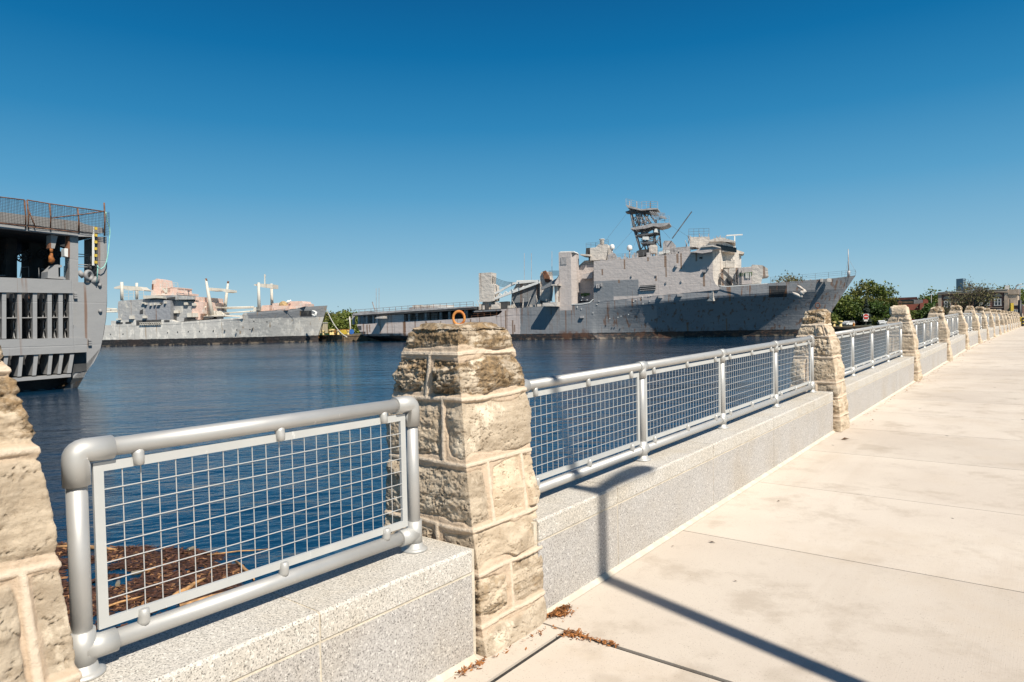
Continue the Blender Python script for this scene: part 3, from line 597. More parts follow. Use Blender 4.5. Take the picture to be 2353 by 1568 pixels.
# ================================================================== the big grey landing ship
uC = np.array([.951, -.309]); FC = Frame((-51.2, 230.3, 0), uC, (.309, .951)); hC = math.atan2(-.309, .951)
c3 = crop(2.3069, 1380, 1000); c4 = crop(1.8824, 2200, 780); c5 = crop(3.3614, 2750, 900); c6 = crop(3.4089, 2200, 900); c7 = crop(3.9196, 2440, 780)
LT = (.51, .45, .415); MD = (.20, .212, .225); DKP = (.085, .097, .11)
def zone(cr, x0, y0, x1, y1, col, e=.08, off=0):
    a0, z1 = FC.px(*cr(x0, y0), off); a1, z0 = FC.px(*cr(x1, y1), off); return (a0, a1, z0, z1, col, e)
RS = (.23, .145, .095)
m_hullC = ship_paint('grey_hull_paint', hC, (MD, (.235, .24, .245), (.27, .265, .265)), .8, (1.9, (.018, .019, .02), (.10, .055, .035)), [
    zone(c3, 80, 600, 1590, 850, (.58, .50, .455), .25), zone(c3, 1440, 520, 1620, 860, (.55, .47, .43), .3), zone(c4, 580, 735, 860, 790, (.37, .34, .33), .05), zone(c4, 860, 690, 1640, 765, (.25, .255, .265), .02), zone(c4, 670, 840, 800, 960, (.33, .305, .30), .1), zone(c4, 1640, 690, 2300, 1000, (.235, .235, .24), .2),
    zone(c4, 1650, 683, 1792, 766, (.010, .011, .013), .004, 1.2), *[zone(c4, q_[0] - 3, q_[1], q_[2] + 4, q_[3], RS, .06) for q_ in ((1350, 692, 1359, 800), (680, 730, 684, 800), (1022, 960, 1030, 1040), (1325, 930, 1331, 1040))], *[zone(c3, q_[0] - 3, q_[1], q_[2] + 4, q_[3], RS, .07) for q_ in ((536, 662, 550, 800), (552, 665, 558, 760), (745, 660, 754, 745), (1478, 560, 1488, 730), (1543, 650, 1553, 800), (1562, 690, 1568, 760), (1155, 640, 1163, 730), (200, 690, 207, 800), (225, 690, 230, 760), (310, 612, 316, 700), (1350, 670, 1356, 730), (880, 660, 884, 720))], zone(c3, 118, 702, 152, 742, (.03, .035, .04), .01), zone(c3, 95, 756, 190, 780, (.03, .035, .04), .01)], .62)
m_supC = ship_paint('grey_superstructure_paint', hC, (LT, (.52, .46, .425), (.45, .405, .38)), 0.5, None, [zone(c4, 330, 650, 668, 760, MD, .05), zone(c4, 330, 672, 480, 820, MD, .05)] + [zone(c4, q_[0] - 4, q_[1], q_[2] + 5, q_[3], RS, .06) for q_ in ((864, 456, 870, 545), (872, 460, 875, 620), (955, 444, 964, 515), (985, 440, 989, 560), (1155, 582, 1163, 690), (1100, 440, 1104, 500), (560, 486, 563, 560), (516, 640, 521, 665), (735, 470, 739, 500), (392, 560, 395, 605), (797, 605, 800, 650))], .38, (9, 2.6), .16)
m_warmC = ship_paint('pale_grey_house_paint', hC, ((.62, .56, .49), (.58, .52, .45), (.48, .42, .37)), .5, None, (), .5, (5, 2.4), .3)
m_grey = simple('ship_fitting_grey', (.40, .375, .36), .6, .1, .2, .8, .35, .1); m_lat = simple('mast_grey', (.15, .145, .145), .55, .2, .25, .6, .2)
m_dk = simple('shadowed_plating', (.055, .055, .055), .8, 0, .3, .6, .3); m_wht = simple('white_ship_paint', (.75, .73, .68), .5, 0, .06, 1); m_blk = simple('black_ship_paint', (.012, .012, .013), .6)  # m_dk: dark gear, and shade put into the colour of openings and recesses
m_rust = simple('bare_rust', (.17, .075, .04), .85, 0, .35, 1.2, bump=.3); m_glass = simple('dark_ship_glass', (.01, .012, .014), .15)
m_green = simple('green_board', (.04, .10, .02), .6); m_yel = simple('yellow_paint', (.55, .38, .04), .6, 0, .2, 4); m_red = simple('red_paint', (.45, .03, .02), .6); m_pale = simple('pale_lettering', (.55, .53, .48), .7)
SHC = thing('landing_ship', 'big grey warship with tall lattice mast, slab sided superstructure and flared bow across the basin', 'warship', FC.P)
SHC['group'] = 'laid up ships in the basin'
stem0 = FC.px(1969, 629, 13); stem1 = FC.px(1912.6, 713, 13); ks = (stem0[0] - stem1[0]) / (stem0[1] - stem1[1])
def stemC(z): return stem1[0] + (z - stem1[1]) * (ks if z > stem1[1] else ks * .75)
def sternC(z): return .2 + np.interp(z, [-1.2, 0, 1.5, 4, 6, 30], [8.5, 5.5, 1.2, -.6, -1.4, -2.2])
shp = [FC.px(*c3(80, 690)), FC.px(*c3(545, 660)), FC.px(*c3(1110, 635)), FC.px(*c3(1390, 615)), FC.px(*c3(1560, 585)), FC.px(*c4(330, 806)), FC.px(*c4(1270, 694)), FC.px(*c4(1640, 667), .8), FC.px(*c4(1900, 646), 4), FC.px(*c4(2150, 628), 9), FC.px(*c4(2312, 606), 13)]
shp_a = [q[0] for q in shp]; shp_z = [q[1] for q in shp]; aS, aE = sternC(10), stem0[0]
def sheerC(t): return float(np.interp(aS + (aE - aS) * t, shp_a, shp_z))
def bdC(t): return 1 if t < .70 else 1 - ((t - .70) / .30) ** 2.3
def bwC(t):
    if t < .12: return .62 + .38 * t / .12
    return 1 if t < .545 else max(0, 1 - ((t - .545) / .44) ** .78)
def zkC(t): return .42 if t < .15 else .80
loft_hull(FC, sternC, stemC, sheerC, 13, bdC, bwC, zkC, 110, 30, -1.2, 1.35).build('hull', m_hullC, SHC)
# upper side plating of the after part, with the long open gallery under the flight deck
def P(name, mat, items, parent=SHC):
    mb = MB()
    for cr, pts, v0, v1 in items: mb.prism(FC, PX(FC, cr, pts, v0), v0, v1)
    return each(mb, name, mat, parent)
P('side_plating', m_hullC, [(c3, [(275, 690), (290, 607), (545, 592), (545, 670)], -.03, 4), (c3, [(1390, 618), (1410, 605), (1445, 575), (1452, 562), (1180, 575), (1180, 566), (1400, 552), (1960, 512), (2090, 508), (2090, 600), (1560, 600)], -.04, 5), (c3, [(1960, 516), (1960, 430), (2090, 430), (2090, 512)], -.05, 6)])
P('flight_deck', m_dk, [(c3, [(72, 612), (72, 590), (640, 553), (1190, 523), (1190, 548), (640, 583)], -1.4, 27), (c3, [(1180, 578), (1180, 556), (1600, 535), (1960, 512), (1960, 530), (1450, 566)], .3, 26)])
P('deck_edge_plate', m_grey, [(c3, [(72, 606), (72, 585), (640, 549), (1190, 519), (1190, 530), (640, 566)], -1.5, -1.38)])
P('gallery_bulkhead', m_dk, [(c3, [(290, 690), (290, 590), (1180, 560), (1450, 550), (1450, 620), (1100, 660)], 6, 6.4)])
po = MB()
for x, y0, y1 in ((78, 600, 690), (130, 600, 690), (203, 600, 690), (265, 600, 690), (595, 590, 665), (665, 562, 660), (747, 580, 655), (885, 575, 650), (965, 570, 645), (1112, 548, 640), (1122, 548, 640)):
    a, z0 = FC.px(*c3(x, y1), .6); _, z1 = FC.px(*c3(x, y0), .6); po.box(FC, a - .35, a + .35, .4, 1.1, z0, z1)
each(po, 'gallery_stanchion', m_grey, SHC)
dv = MB()
for x in (145, 210, 240, 600, 680, 730, 800): 
    a, z0 = FC.px(*c3(x, 690 if x < 300 else 655), 5); dv.box(FC, a, a + 2.2, 4.6, 6, z0, z0 + 4.5)
each(dv, 'gallery_machine', m_grey, SHC)
r = MB(); fence(r, FC, PX(FC, c3, [(75, 598), (640, 556), (1185, 522)], -1.4), -1.4, 1.5, 2.2, .055, 2); fence(r, FC, PX(FC, c3, [(545, 655), (1110, 632), (1400, 612)]), .2, 1.3, 2.0, .05, 2); r.build('deck_railing', m_rust, SHC)
P('deck_container', m_wht, [(c3, [(800, 545), (803, 505), (942, 508), (942, 540)], 8, 14)]); P('deck_shelter', m_warmC, [(c3, [(622, 556), (622, 512), (660, 508), (660, 516), (745, 512), (800, 510), (800, 546)], 9, 14)])
P('boat_sponson', m_warmC, [(c3, [(275, 632), (300, 618), (352, 612), (350, 634)], -3.6, 0)])
w = MB()
for x, y0, y1 in ((288, 355, 600), (314, 352, 600), (1655, 30, 280), (1720, 30, 275), (1910, 15, 300)): 
    p0, p1 = FC.px(*c3(x, y1), 2), FC.px(*c3(x, y0), 2); w.bar(FC.w(p0[0], 2, p0[1]), FC.w(p1[0], 2, p1[1]), .14)
p0, p1 = FC.px(*c3(278, 560), 2), FC.px(*c3(252, 480), 2); w.bar(FC.w(p0[0], 2, p0[1]), FC.w(p1[0], 2, p1[1]), .3)
each(w, 'whip_antenna', m_grey, SHC)
# crane
cr_ = MB(); cr_.prism(FC, PX(FC, c3, [(1240, 480), (1234, 240), (1234, 215), (1350, 208), (1350, 245), (1345, 310), (1378, 325), (1380, 470), (1330, 480)], 6), 6, 11); cr_.prism(FC, PX(FC, c3, [(1262, 560), (1270, 478), (1350, 478), (1352, 560)], 7), 7, 10.5)
crane = cr_.build('crane_tower', m_warmC, SHC)
bm = MB(); q = lambda x, y, v: FC.w(*[FC.px(*c3(x, y), v)[0], v, FC.px(*c3(x, y), v)[1]])
for v in (6.4, 9.6):
    bm.bar(q(1345, 465, v), q(1790, 300, v), .75); bm.bar(q(1385, 405, v), q(1555, 310, v), .6); bm.bar(q(1555, 310, v), q(1790, 285, v), .6)
    for k in range(7):
        x0 = 1400 + k * 55; bm.bar(q(x0, 445 - k * 20, v), q(x0 + 28, 400 - k * 16, v), .3); bm.bar(q(x0 + 28, 400 - k * 16, v), q(x0 + 55, 425 - k * 20, v), .3)
for x, y in ((1345, 465), (1790, 300), (1555, 310), (1600, 370)): bm.bar(q(x, y, 6.4), q(x, y, 9.6), .5)
bm.build('crane_boom', m_wht, SHC)
cb = MB()
for k in range(6):
    pts = [np.array(q(1345, 232 + 10 * k, 7)) * (1 - s_) + np.array(q(1570, 300 + 4 * k, 7)) * s_ - np.array([0, 0, (3 + .5 * k) * s_ * (1 - s_)]) for s_ in np.linspace(0, 1, 7)]; cb.path(pts, .07, 5)
    pts = [np.array(q(1880, 195 + 8 * k, 7)) * (1 - s_) + np.array(q(1975, 195 + 8 * k, 7)) * s_ for s_ in (0, 1)]; cb.path(pts, .06, 5)
cb.build('crane_cables', m_blk, SHC)
P('second_crane', m_warmC, [(c3, [(1800, 470), (1800, 235), (1810, 205), (1885, 200), (1890, 255), (1905, 300), (1880, 470)], 9, 13)]); P('crane_winch', m_rust, [(c3, [(1830, 250), (1822, 200), (1850, 190), (1885, 250), (1890, 290), (1850, 300)], 8.2, 9)])
P('boat_deck_house', m_hullC, [(c3, [(1530, 540), (1540, 390), (1590, 300), (1745, 285), (1790, 300), (1820, 525)], 10, 22)]); P('roof_equipment', m_wht, [(c3, [(1580, 302), (1585, 282), (1735, 278), (1745, 290)], 11, 15)])
P('davit', m_hullC, [(c3, [(1815, 370), (1805, 350), (1955, 262), (1975, 230), (1985, 262), (1965, 300), (1900, 335)], 2, 3)]); P('boat_platform', m_warmC, [(c3, [(1820, 520), (1825, 490), (1955, 480), (1955, 522)], -3.5, 1), (c3, [(1940, 480), (1930, 330), (1960, 325), (1962, 480)], -1, 0), (c3, [(1905, 330), (1905, 318), (1975, 315), (1975, 330)], -3, 1)])
P('deck_machinery', m_dk, [(c3, [(1235, 560), (1235, 505), (1300, 495), (1300, 555)], 3, 6), (c3, [(1420, 545), (1425, 480), (1500, 475), (1500, 540)], 4, 7)]); P('deck_gear', m_warmC, [(c3, [(1350, 550), (1352, 505), (1400, 502), (1420, 520), (1420, 548)], 3, 6), (c3, [(1500, 545), (1500, 515), (1535, 512), (1535, 540)], 2, 4)])
# exhaust tower flush with the side: near face grey, chamfered forward face
def T_(x, y, v): return FC.px(*c3(x, y), v)
tw = MB(); (aL, zT), (aR, zB) = T_(1972, 25, 0), T_(2092, 512, 0); aF = T_(2138, 300, 3.2)[0]
plan(tw, FC, [(aL, -.06), (aR, -.06), (aF, 3.2), (aF, 7), (aL, 7)], zB - 1.5, zT); tw.prism(FC, PX(FC, c3, [(1974, 235), (1962, 262), (1935, 300), (1960, 440), (1974, 440)], 0), .0, 6.5)
two = tw.build('exhaust_tower', m_supC, SHC); P('tower_hatch', m_grey, [(c3, [(1990, 68), (2045, 65), (2045, 135), (1990, 138)], -.2, 0)], two); P('tower_top', m_wht, [(c3, [(1976, 24), (1990, 14), (2110, 12), (2120, 24)], .2, 6)], two)
# superstructure
sp = MB(); out = PX(FC, c4, [(330, 812), (330, 500), (560, 480), (870, 452), (1060, 430), (1225, 418), (1225, 600), (1232, 640), (1248, 672), (1275, 694), (1275, 715), (800, 760)])
sp.prism(FC, out, -.05, 26)
zt = FC.px(*c4(1225, 418))[1]; zb = FC.px(*c4(1225, 640))[1]; aN = FC.px(*c4(1225, 500))[0]; aM = FC.px(*c4(1392, 450), 14)[0]; aF2 = FC.px(*c4(1440, 450), 22)[0]
supo = sp.build('superstructure', m_supC, SHC)
fb = MB(); plan(fb, FC, [(aN - 3, 1.5), (aN + .02, 0), (aM, 14), (aF2, 22), (aF2, 26), (aN - 3, 26)], zb - 6, zt + 1.0); fb.build('bridge_front', m_warmC, supo)
P('notch_bulkhead', m_dk, [(c4, [(192, 825), (192, 560), (335, 540), (335, 815)], 9, 9.5)], supo)
P('notch_house', m_supC, [(c4, [(210, 800), (210, 560), (240, 530), (328, 525), (328, 800)], 7, 9), (c4, [(240, 630), (245, 600), (320, 580), (320, 630)], 4.5, 7)], supo); P('notch_deck_house', m_warmC, [(c4, [(205, 585), (210, 540), (260, 495), (330, 490), (330, 570)], 8.5, 11)], supo)
P('storage_rack', m_dk, [(c4, [(678, 725), (678, 684), (795, 676), (795, 717)], -.35, -.06)], supo)
P('rack_rail', m_grey, [(c4, [(676, y + 8), (676, y + 4), (797, y - 4), (797, y)], -.6, -.35) for y in (686, 700, 714)], supo)
bx = MB()
for x, y, w_, h_ in ((815, 755, 30, 22), (958, 745, 34, 20), (350, 672, 10, 30), (365, 672, 10, 30), (383, 664, 10, 26), (945, 525, 14, 20), (1155, 570, 18, 14), (1185, 548, 12, 10), (870, 655, 8, 14), (985, 645, 8, 14), (610, 607, 8, 12), (795, 602, 8, 12), (230, 912, 26, 16)):
    (a, z) = FC.px(*c4(x, y)); bx.box(FC, a, a + w_ * .041, -.7 if w_ > 9 else -.35, -.02, z - h_ * .041, z)
for b_ in range(0): pass
each(bx, 'side_box', m_grey, supo)
rs = np.random.RandomState(5); lg = MB()
for k in range(60):
    x = 200 + 1500 * rs.rand(); y = 760 + 180 * rs.rand(); a, z = FC.px(*c4(x, y)); 
    if a < FC.px(*c4(800, 800))[0]: lg.box(FC, a, a + .22, -.22, .02, z, z + .25)
lg.build('hull_lugs', m_wht, SHC)
P('bridge_wing', m_supC, [(c4, [(1055, 432), (1100, 420), (1140, 392), (1285, 395), (1285, 402), (1225, 412), (1220, 428), (1150, 440)], -2.6, 3)], supo)
P('wing_roof', m_warmC, [(c4, [(1136, 396), (1145, 386), (1225, 376), (1286, 394), (1286, 400), (1222, 388)], -3.0, 4)], supo)
P('bridge_house', m_warmC, [(c4, [(1100, 395), (1100, 380), (1198, 375), (1198, 345), (1300, 345), (1393, 390), (1393, 430), (1225, 425)], 5, 22)], supo)
P('bridge_roof', m_warmC, [(c4, [(1198, 352), (1198, 342), (1270, 320), (1310, 325), (1385, 345), (1398, 352), (1398, 360), (1300, 350)], 4.2, 23)], supo)
wd = MB()
for k in range(12):
    f = k / 11; x = 1250 + 140 * f; y = 372 + 26 * f; v = 4.96 + 0 * f; a, z = FC.px(*c4(x, y), v); wd.box(FC, a, a + .55, v - .08, v, z - 1.4, z)
each(wd, 'bridge_window', m_glass, supo)
P('pilot_top', m_warmC, [(c4, [(1052, 395), (1052, 318), (1198, 315), (1198, 385)], 8, 16)], supo)
P('far_wing', m_warmC, [(c4, [(1395, 420), (1400, 412), (1462, 432), (1462, 440), (1450, 446), (1395, 440)], 19, 26)], supo)
P('open_deck_gear', m_grey, [(c4, [(940, 440), (935, 400), (960, 395), (1050, 388), (1052, 432)], 6, 10), (c4, [(850, 455), (850, 365), (862, 345), (915, 345), (938, 370), (938, 440)], 9, 14)], supo)
P('raft_canister', m_wht, [(c4, [(818, 452), (818, 428), (855, 424), (855, 448)], 1, 3), (c4, [(856, 440), (858, 420), (898, 417), (898, 440)], 1, 3)], supo)
wn_ = MB(); a0, z0 = FC.px(*c4(920, 330), 8); a1, z1 = FC.px(*c4(1068, 126), 8); wn_.bar(FC.w(a0, 8, z0), FC.w(a1, 8, z1), .28); wn_.build('tilted_whip', m_lat, supo)
# funnel house and radomes aft of the mast
P('aft_house', m_warmC, [(c4, [(302, 495), (302, 400), (345, 395), (365, 372), (430, 372), (438, 395), (420, 490)], 6, 14), (c4, [(228, 455), (228, 445), (305, 448), (305, 462)], 5, 13)], supo); P('platform_bracket', m_dk, [(c4, [(268, 450), (272, 400), (305, 398), (305, 495), (292, 495), (290, 465)], 8, 12)], supo)
lf = MB(); a, z = FC.px(*c4(392, 380), 9); lf.lathe(FC.w(a, 9, z), [(.68, -.6), (.68, 1.5), (.72, 1.6), (.88, 1.75), (.88, 1.95), (.6, 1.95)], 16); lf.build('funnel', m_warmC, supo)
for x, y0, y1, rr in ((468, 396, 490, .75), (599, 402, 465, .82)):
    a, z = FC.px(*c4(x, y0), 6); rd = MB(); rd.lathe(FC.w(a, 6, z - .6), [(rr * .8, 0), (rr, .35), (rr, .8), (rr * .93, 1.1), (rr * .7, 1.4), (rr * .35, 1.55), (.05, 1.6)], 18); rd.build('radome', m_wht, supo)
    zb_ = FC.px(*c4(x, y1), 6)[1]; MB().path([FC.w(a, 6, zb_ - 1), FC.w(a, 6, z - .5)], .2, 8).build('radome_stand', m_grey, supo)
P('deck_locker', m_grey, [(c4, [(435, 490), (438, 455), (470, 432), (485, 440), (485, 485)], 5, 8)], supo)
rs = np.random.RandomState(21); cl_ = MB()
for k in range(34):
    x = 345 + 700 * rs.rand(); yb = np.interp(x, [330, 560, 870, 1060], [500, 480, 452, 430]); v = 1 + 8 * rs.rand(); a, z = FC.px(*c4(x, yb), v); w_, h_ = .25 + .9 * rs.rand(), .4 + 1.5 * rs.rand() ** 2; cl_.box(FC, a, a + w_, v, v + .6, z - 1.2, z + h_)
for k in range(26):
    x = 1010 + 360 * rs.rand(); yb = np.interp(x, [1010, 1050, 1198, 1290, 1395], [435, 318, 330, 322, 350]); v = 8 + 6 * rs.rand(); a, z = FC.px(*c4(x, yb), v); cl_.bar(FC.w(a, v, z - 1), FC.w(a + .3 * rs.randn(), v, z + .3 + 1.2 * rs.rand() ** 2), .16)
each(cl_, 'deck_fitting', m_grey, supo)
cl_ = MB()
for k in range(40):
    x = 1200 + 760 * rs.rand(); yb = np.interp(x, [1200, 1450, 1960], [552, 545, 512]); v = 1 + 8 * rs.rand(); a, z = FC.px(*c3(x, yb), v); w_, h_ = .3 + 1.0 * rs.rand(), .5 + 2.0 * rs.rand() ** 2
    if rs.rand() < .5: cl_.box(FC, a, a + w_, v, v + .7, z - .8, z + h_)
    else: cl_.bar(FC.w(a, v, z - .8), FC.w(a + .8 * rs.randn(), v, z + h_ * 1.5), .15)
each(cl_, 'deck_winch_gear', m_warmC, SHC)
pl_ = MB()
for x, y0, y1 in ((1240, 425, 620), (1262, 430, 560), (1300, 440, 545), (1310, 500, 550), (1375, 470, 540)): pl_.bar(FC.w(FC.px(*c4(x, y1), 6)[0], 5 + (x - 1225) * .03, FC.px(*c4(x, y1), 6)[1]), FC.w(FC.px(*c4(x, y0), 6)[0], 5 + (x - 1225) * .03, FC.px(*c4(x, y0), 6)[1]), .14)
pl_.build('wall_pipes', m_lat, supo)
rg = MB()
for (xa, ya, xb, yb) in ((700, 215, 600, 465), (830, 245, 905, 330), (640, 250, 470, 440), (690, 240, 745, 400), (860, 200, 1050, 320), (610, 100, 400, 370)): a0, z0 = FC.px(*c4(xa, ya), 9); a1_, z1_ = FC.px(*c4(xb, yb), 8); rg.bar(FC.w(a0, 9, z0), FC.w(a1_, 8, z1_), .05)
rg.build('rigging_wires', m_lat, SHC)
f2 = MB(); fence(f2, FC, PX(FC, c4, [(440, 486), (650, 468), (870, 448), (1060, 426)], .4), .4, 1.3, 1.8, .035, 3); fence(f2, FC, PX(FC, c4, [(1046, 318), (1198, 314)], 8), 8, 2.4, 1.4, .04, 3); fence(f2, FC, PX(FC, c4, [(272, 398), (345, 394), (440, 372)], 6), 6, 1.4, 1.4, .04, 3); f2.build('superstructure_railing', m_lat, supo)
# lattice mast
ma = MB(); Q = lambda x, y, v: FC.w(FC.px(*c7(x, y), v)[0], v, FC.px(*c7(x, y), v)[1])
legs = [((470, 860), (375, 540), (320, 270), 9), ((560, 860), (480, 540), (390, 240), 9), ((480, 850), (400, 540), (340, 270), 15), ((800, 830), (765, 510), (610, 280), 12), ((720, 860), (700, 520), (520, 270), 12), ((600, 860), (560, 540), (480, 260), 15), ((690, 860), (690, 540), (500, 270), 9)]
for a_, b_, c_, v in legs:
    for p_, q_ in ((a_, b_), (b_, c_)): ma.path([Q(*p_, v), Q(*q_, v)], .23, 6)
rs = np.random.RandomState(2)
br_ = [((380, 540), (560, 740)), ((470, 540), (650, 700)), ((690, 520), (520, 640)), ((420, 640), (780, 590)), ((450, 740), (780, 720)), ((760, 560), (640, 800)), ((330, 290), (480, 500)), ((400, 250), (560, 480)), ((520, 280), (380, 510)), ((610, 300), (480, 500)), ((600, 320), (560, 470)), ((340, 380), (520, 300)), ((480, 860), (560, 760)), ((620, 860), (560, 760)), ((500, 600), (640, 560)), ((680, 640), (780, 800)), ((780, 640), (690, 830)), ((440, 260), (440, 500)), ((470, 260), (470, 480))]
for k in range(16):
    y0 = 260 + 560 * rs.rand(); x0 = 340 + (y0 - 260) * .22 + 90 * rs.rand(); br_.append(((x0, y0), (x0 + 200 * rs.rand() + 40, y0 + 120 * (rs.rand() - .5))))
for (p_, q_) in br_:
    for v in (9, 14): ma.path([Q(*p_, v), Q(*q_, v)], .12 + .06 * rs.rand(), 5)
mast = ma.build('lattice_mast', m_lat, SHC)
def PM(name, mat, items, v0, v1):
    mb = MB()
    for pts in items: mb.prism(FC, PX(FC, c7, pts, v0), v0, v1)
    return each(mb, name, mat, mast)
PM('top_platform', m_grey, [[(248, 162), (262, 155), (500, 225), (640, 205), (750, 208), (750, 226), (640, 232), (490, 245), (400, 225), (270, 195)]], 8, 15); PM('yard', m_lat, [[(240, 270), (245, 262), (330, 235), (420, 232), (600, 262), (740, 285), (740, 302), (600, 285), (420, 260), (330, 275)]], 9.5, 14)
PM('radar_platform', m_grey, [[(322, 535), (328, 518), (380, 508), (560, 470), (650, 448), (900, 440), (930, 432), (930, 450), (880, 480), (780, 505), (680, 490), (560, 525), (400, 545)]], 8, 16)
PM('lower_platform', m_lat, [[(420, 640), (425, 628), (640, 600), (750, 578), (750, 592), (640, 618), (520, 640)], [(480, 765), (480, 752), (600, 735), (700, 745), (690, 768)]], 8.5, 15)
PM('mast_house', m_warmC, [[(612, 910), (615, 800), (640, 785), (725, 785), (725, 915)]], 6, 10); PM('mast_base', m_dk, [[(412, 970), (415, 885), (470, 860), (610, 850), (610, 940)]], 8, 15)
PM('equipment_box', m_wht, [[(510, 700), (512, 655), (605, 655), (605, 705)]], 8.2, 9); PM('horn', m_wht, [[(690, 585), (705, 530), (735, 530), (752, 590)]], 8, 9)
ra = MB()
for k in range(13):
    x = 620 + 20 * k; yb = 400 - 10 * abs(k - 6) ** 1.3 * (1 if k < 6 else .35); yt = 250 + (k % 2) * 12 + 3 * k
    ra.bar(Q(x + 40 - 3 * k, yb, 8.6), Q(x, yt, 8.2), .10)
for k in range(6): ra.bar(Q(622 + 10 * k, 262 + 24 * k, 8.3), Q(862 - 14 * k, 290 + 20 * k, 8.3), .12)
ra.bar(Q(790, 345, 8), Q(885, 372, 8), .5); ra.bar(Q(720, 440, 9), Q(720, 385, 9), .6); ra.build('air_search_radar', m_grey, mast)
pr = MB()
for pts, v in (([(252, 158), (500, 222)], 8.1), ([(500, 205), (640, 200), (750, 208)], 8.1), ([(330, 515), (380, 500)], 8.2), ([(780, 440), (930, 430)], 8.1), ([(500, 470), (690, 430)], 8.2)):
    fence(pr, FC, PX(FC, c7, pts, v), v, 1.9, 1.2, .05, 3)
for x, y in ((308, 95), (420, 110), (630, 120)): a, z = FC.px(*c7(x, y), 9); pr.bar(FC.w(a, 9, z - 3), FC.w(a, 9, z), .25)
pr.build('mast_railing', m_grey, mast)
rb = MB(); a, z = FC.px(*c4(1390, 303), 12); rb.bar(FC.w(a - 2.3, 12, z), FC.w(a + 2.3, 12, z), .35); rb.bar(FC.w(a, 12, z), FC.w(a, 12, z - 5), .3); rb.bar(FC.w(a, 12, z - 3), FC.w(a - 2, 12, z - 5), .5); rb.build('navigation_radar', m_wht, supo)
# forward deck house and bow gear
P('gun_deck_house', m_warmC, [(c4, [(1262, 690), (1290, 560), (1440, 545), (1440, 550), (1540, 548), (1540, 672)], 5, 17), (c4, [(1420, 672), (1420, 550), (1520, 540), (1522, 525), (1600, 530), (1640, 555), (1645, 605), (1650, 612), (1600, 618), (1590, 668)], 4, 15)]); P('house_dark_side', m_supC, [(c4, [(1420, 676), (1420, 552), (1520, 546), (1522, 670)], 3.9, 4.2)])
P('magazine_box', m_warmC, [(c4, [(1322, 550), (1322, 495), (1392, 490), (1392, 548)], 6, 9), (c4, [(1300, 548), (1300, 500), (1320, 498), (1320, 548)], 6, 7)]); P('green_board', m_green, [(c4, [(1428, 612), (1428, 590), (1452, 588), (1452, 610)], 3.7, 3.88), (c4, [(1465, 610), (1465, 586), (1522, 582), (1522, 606)], 3.7, 3.88)])
lt = MB()
for x in (1472, 1480, 1488, 1505): a, z = FC.px(*c4(x, 588), 3.6); lt.box(FC, a, a + .35, 3.6, 3.69, z - 1.5, z)
each(lt, 'board_mark', m_pale, SHC)
P('signal_board', m_green, [(c4, [(232, 760), (232, 742), (252, 741), (252, 760)], 6.7, 6.9), (c4, [(255, 764), (255, 738), (276, 738), (276, 763)], 6.7, 6.9), (c4, [(278, 758), (278, 740), (297, 739), (297, 757)], 6.7, 6.9)], supo)
dr = MB(); dr.prism(FC, PX(FC, c4, [(1330, 680), (1330, 625), (1372, 622), (1372, 678)], 4.8), 4.6, 5.2); dr.prism(FC, PX(FC, c4, [(1272, 690), (1268, 640), (1285, 610), (1290, 690)], 3), 3, 4); each(dr, 'doorway', m_dk, SHC)
st_ = MB(); q4 = lambda x, y, v: FC.w(FC.px(*c4(x, y), v)[0], v, FC.px(*c4(x, y), v)[1])
for v in (4.0, 4.8): st_.bar(q4(1305, 560, v), q4(1420, 680, v), .22)
for x0, y0, x1, y1 in ((1240, 622, 1300, 580), (1268, 610, 1330, 690), (1442, 675, 1442, 570), (1395, 600, 1400, 675)): st_.bar(q4(x0, y0, 3.6), q4(x1, y1, 3.6), .2)
st_.build('stairway', m_lat, SHC)
P('deck_sill', m_wht, [(c4, [(1262, 676), (1290, 690), (1340, 693), (1640, 670), (1640, 665), (1340, 687), (1292, 684)], -.12, .02)]); P('notch_sill', m_wht, [(c4, [(160, 828), (240, 826), (300, 815), (328, 788), (324, 784), (296, 810), (240, 821), (160, 823)], -.12, .02)])
bo = MB(); rs = np.random.RandomState(9)
for x, y, w_, h_ in ((1696, 658, 16, 26), (1745, 655, 20, 26), (1660, 664, 10, 16), (1930, 640, 8, 14), (1960, 636, 8, 14), (2035, 632, 18, 8), (2085, 630, 30, 10), (1540, 668, 30, 20)): a, z = FC.px(*c4(x, y), 7); bo.box(FC, a, a + w_ * .041, 7, 8.2, z - h_ * .041 - .6, z)
each(bo, 'bow_bitts', m_warmC, SHC)
fr_ = MB(); fence(fr_, FC, PX(FC, c4, [(1660, 662), (1900, 643), (2300, 608)], 11), 11, 1.6, 3.0, .03, 3); fr_.build('bow_railing', m_lat, SHC)
js = MB(); a0, z0 = FC.px(*c4(2250, 615), 13); a1, z1 = FC.px(*c4(2246, 408), 13); js.path([FC.w(a0, 13, z0), FC.w(a1, 13, z1)], [.2, .1], 6); js.path([FC.w(a0, 13, z0), FC.w(a0, 13, z0 + 1.6)], .4, 8)
for dx, y in ((-30, 618), (60, 590)): a2, z2 = FC.px(*c4(2250 + dx, y), 13); a3, z3 = FC.px(*c4(2248, 480), 13); js.bar(FC.w(a2, 13, z2), FC.w(a3, 13, z3), .05)
js.build('jackstaff', m_grey, SHC)
an = MB(); qa = lambda x, y, v: FC.w(FC.px(*c5(x, y), v)[0], v, FC.px(*c5(x, y), v)[1])
for pts, r0 in (([(1475, 822), (1510, 835), (1545, 865), (1590, 895)], .38), ([(1405, 912), (1450, 935), (1500, 955), (1520, 985)], .5), ([(1545, 920), (1530, 960), (1520, 985)], .4)): an.path([qa(x, y, 1.3) for x, y in pts], [r0 * .6, r0, r0, r0 * .5], 8)
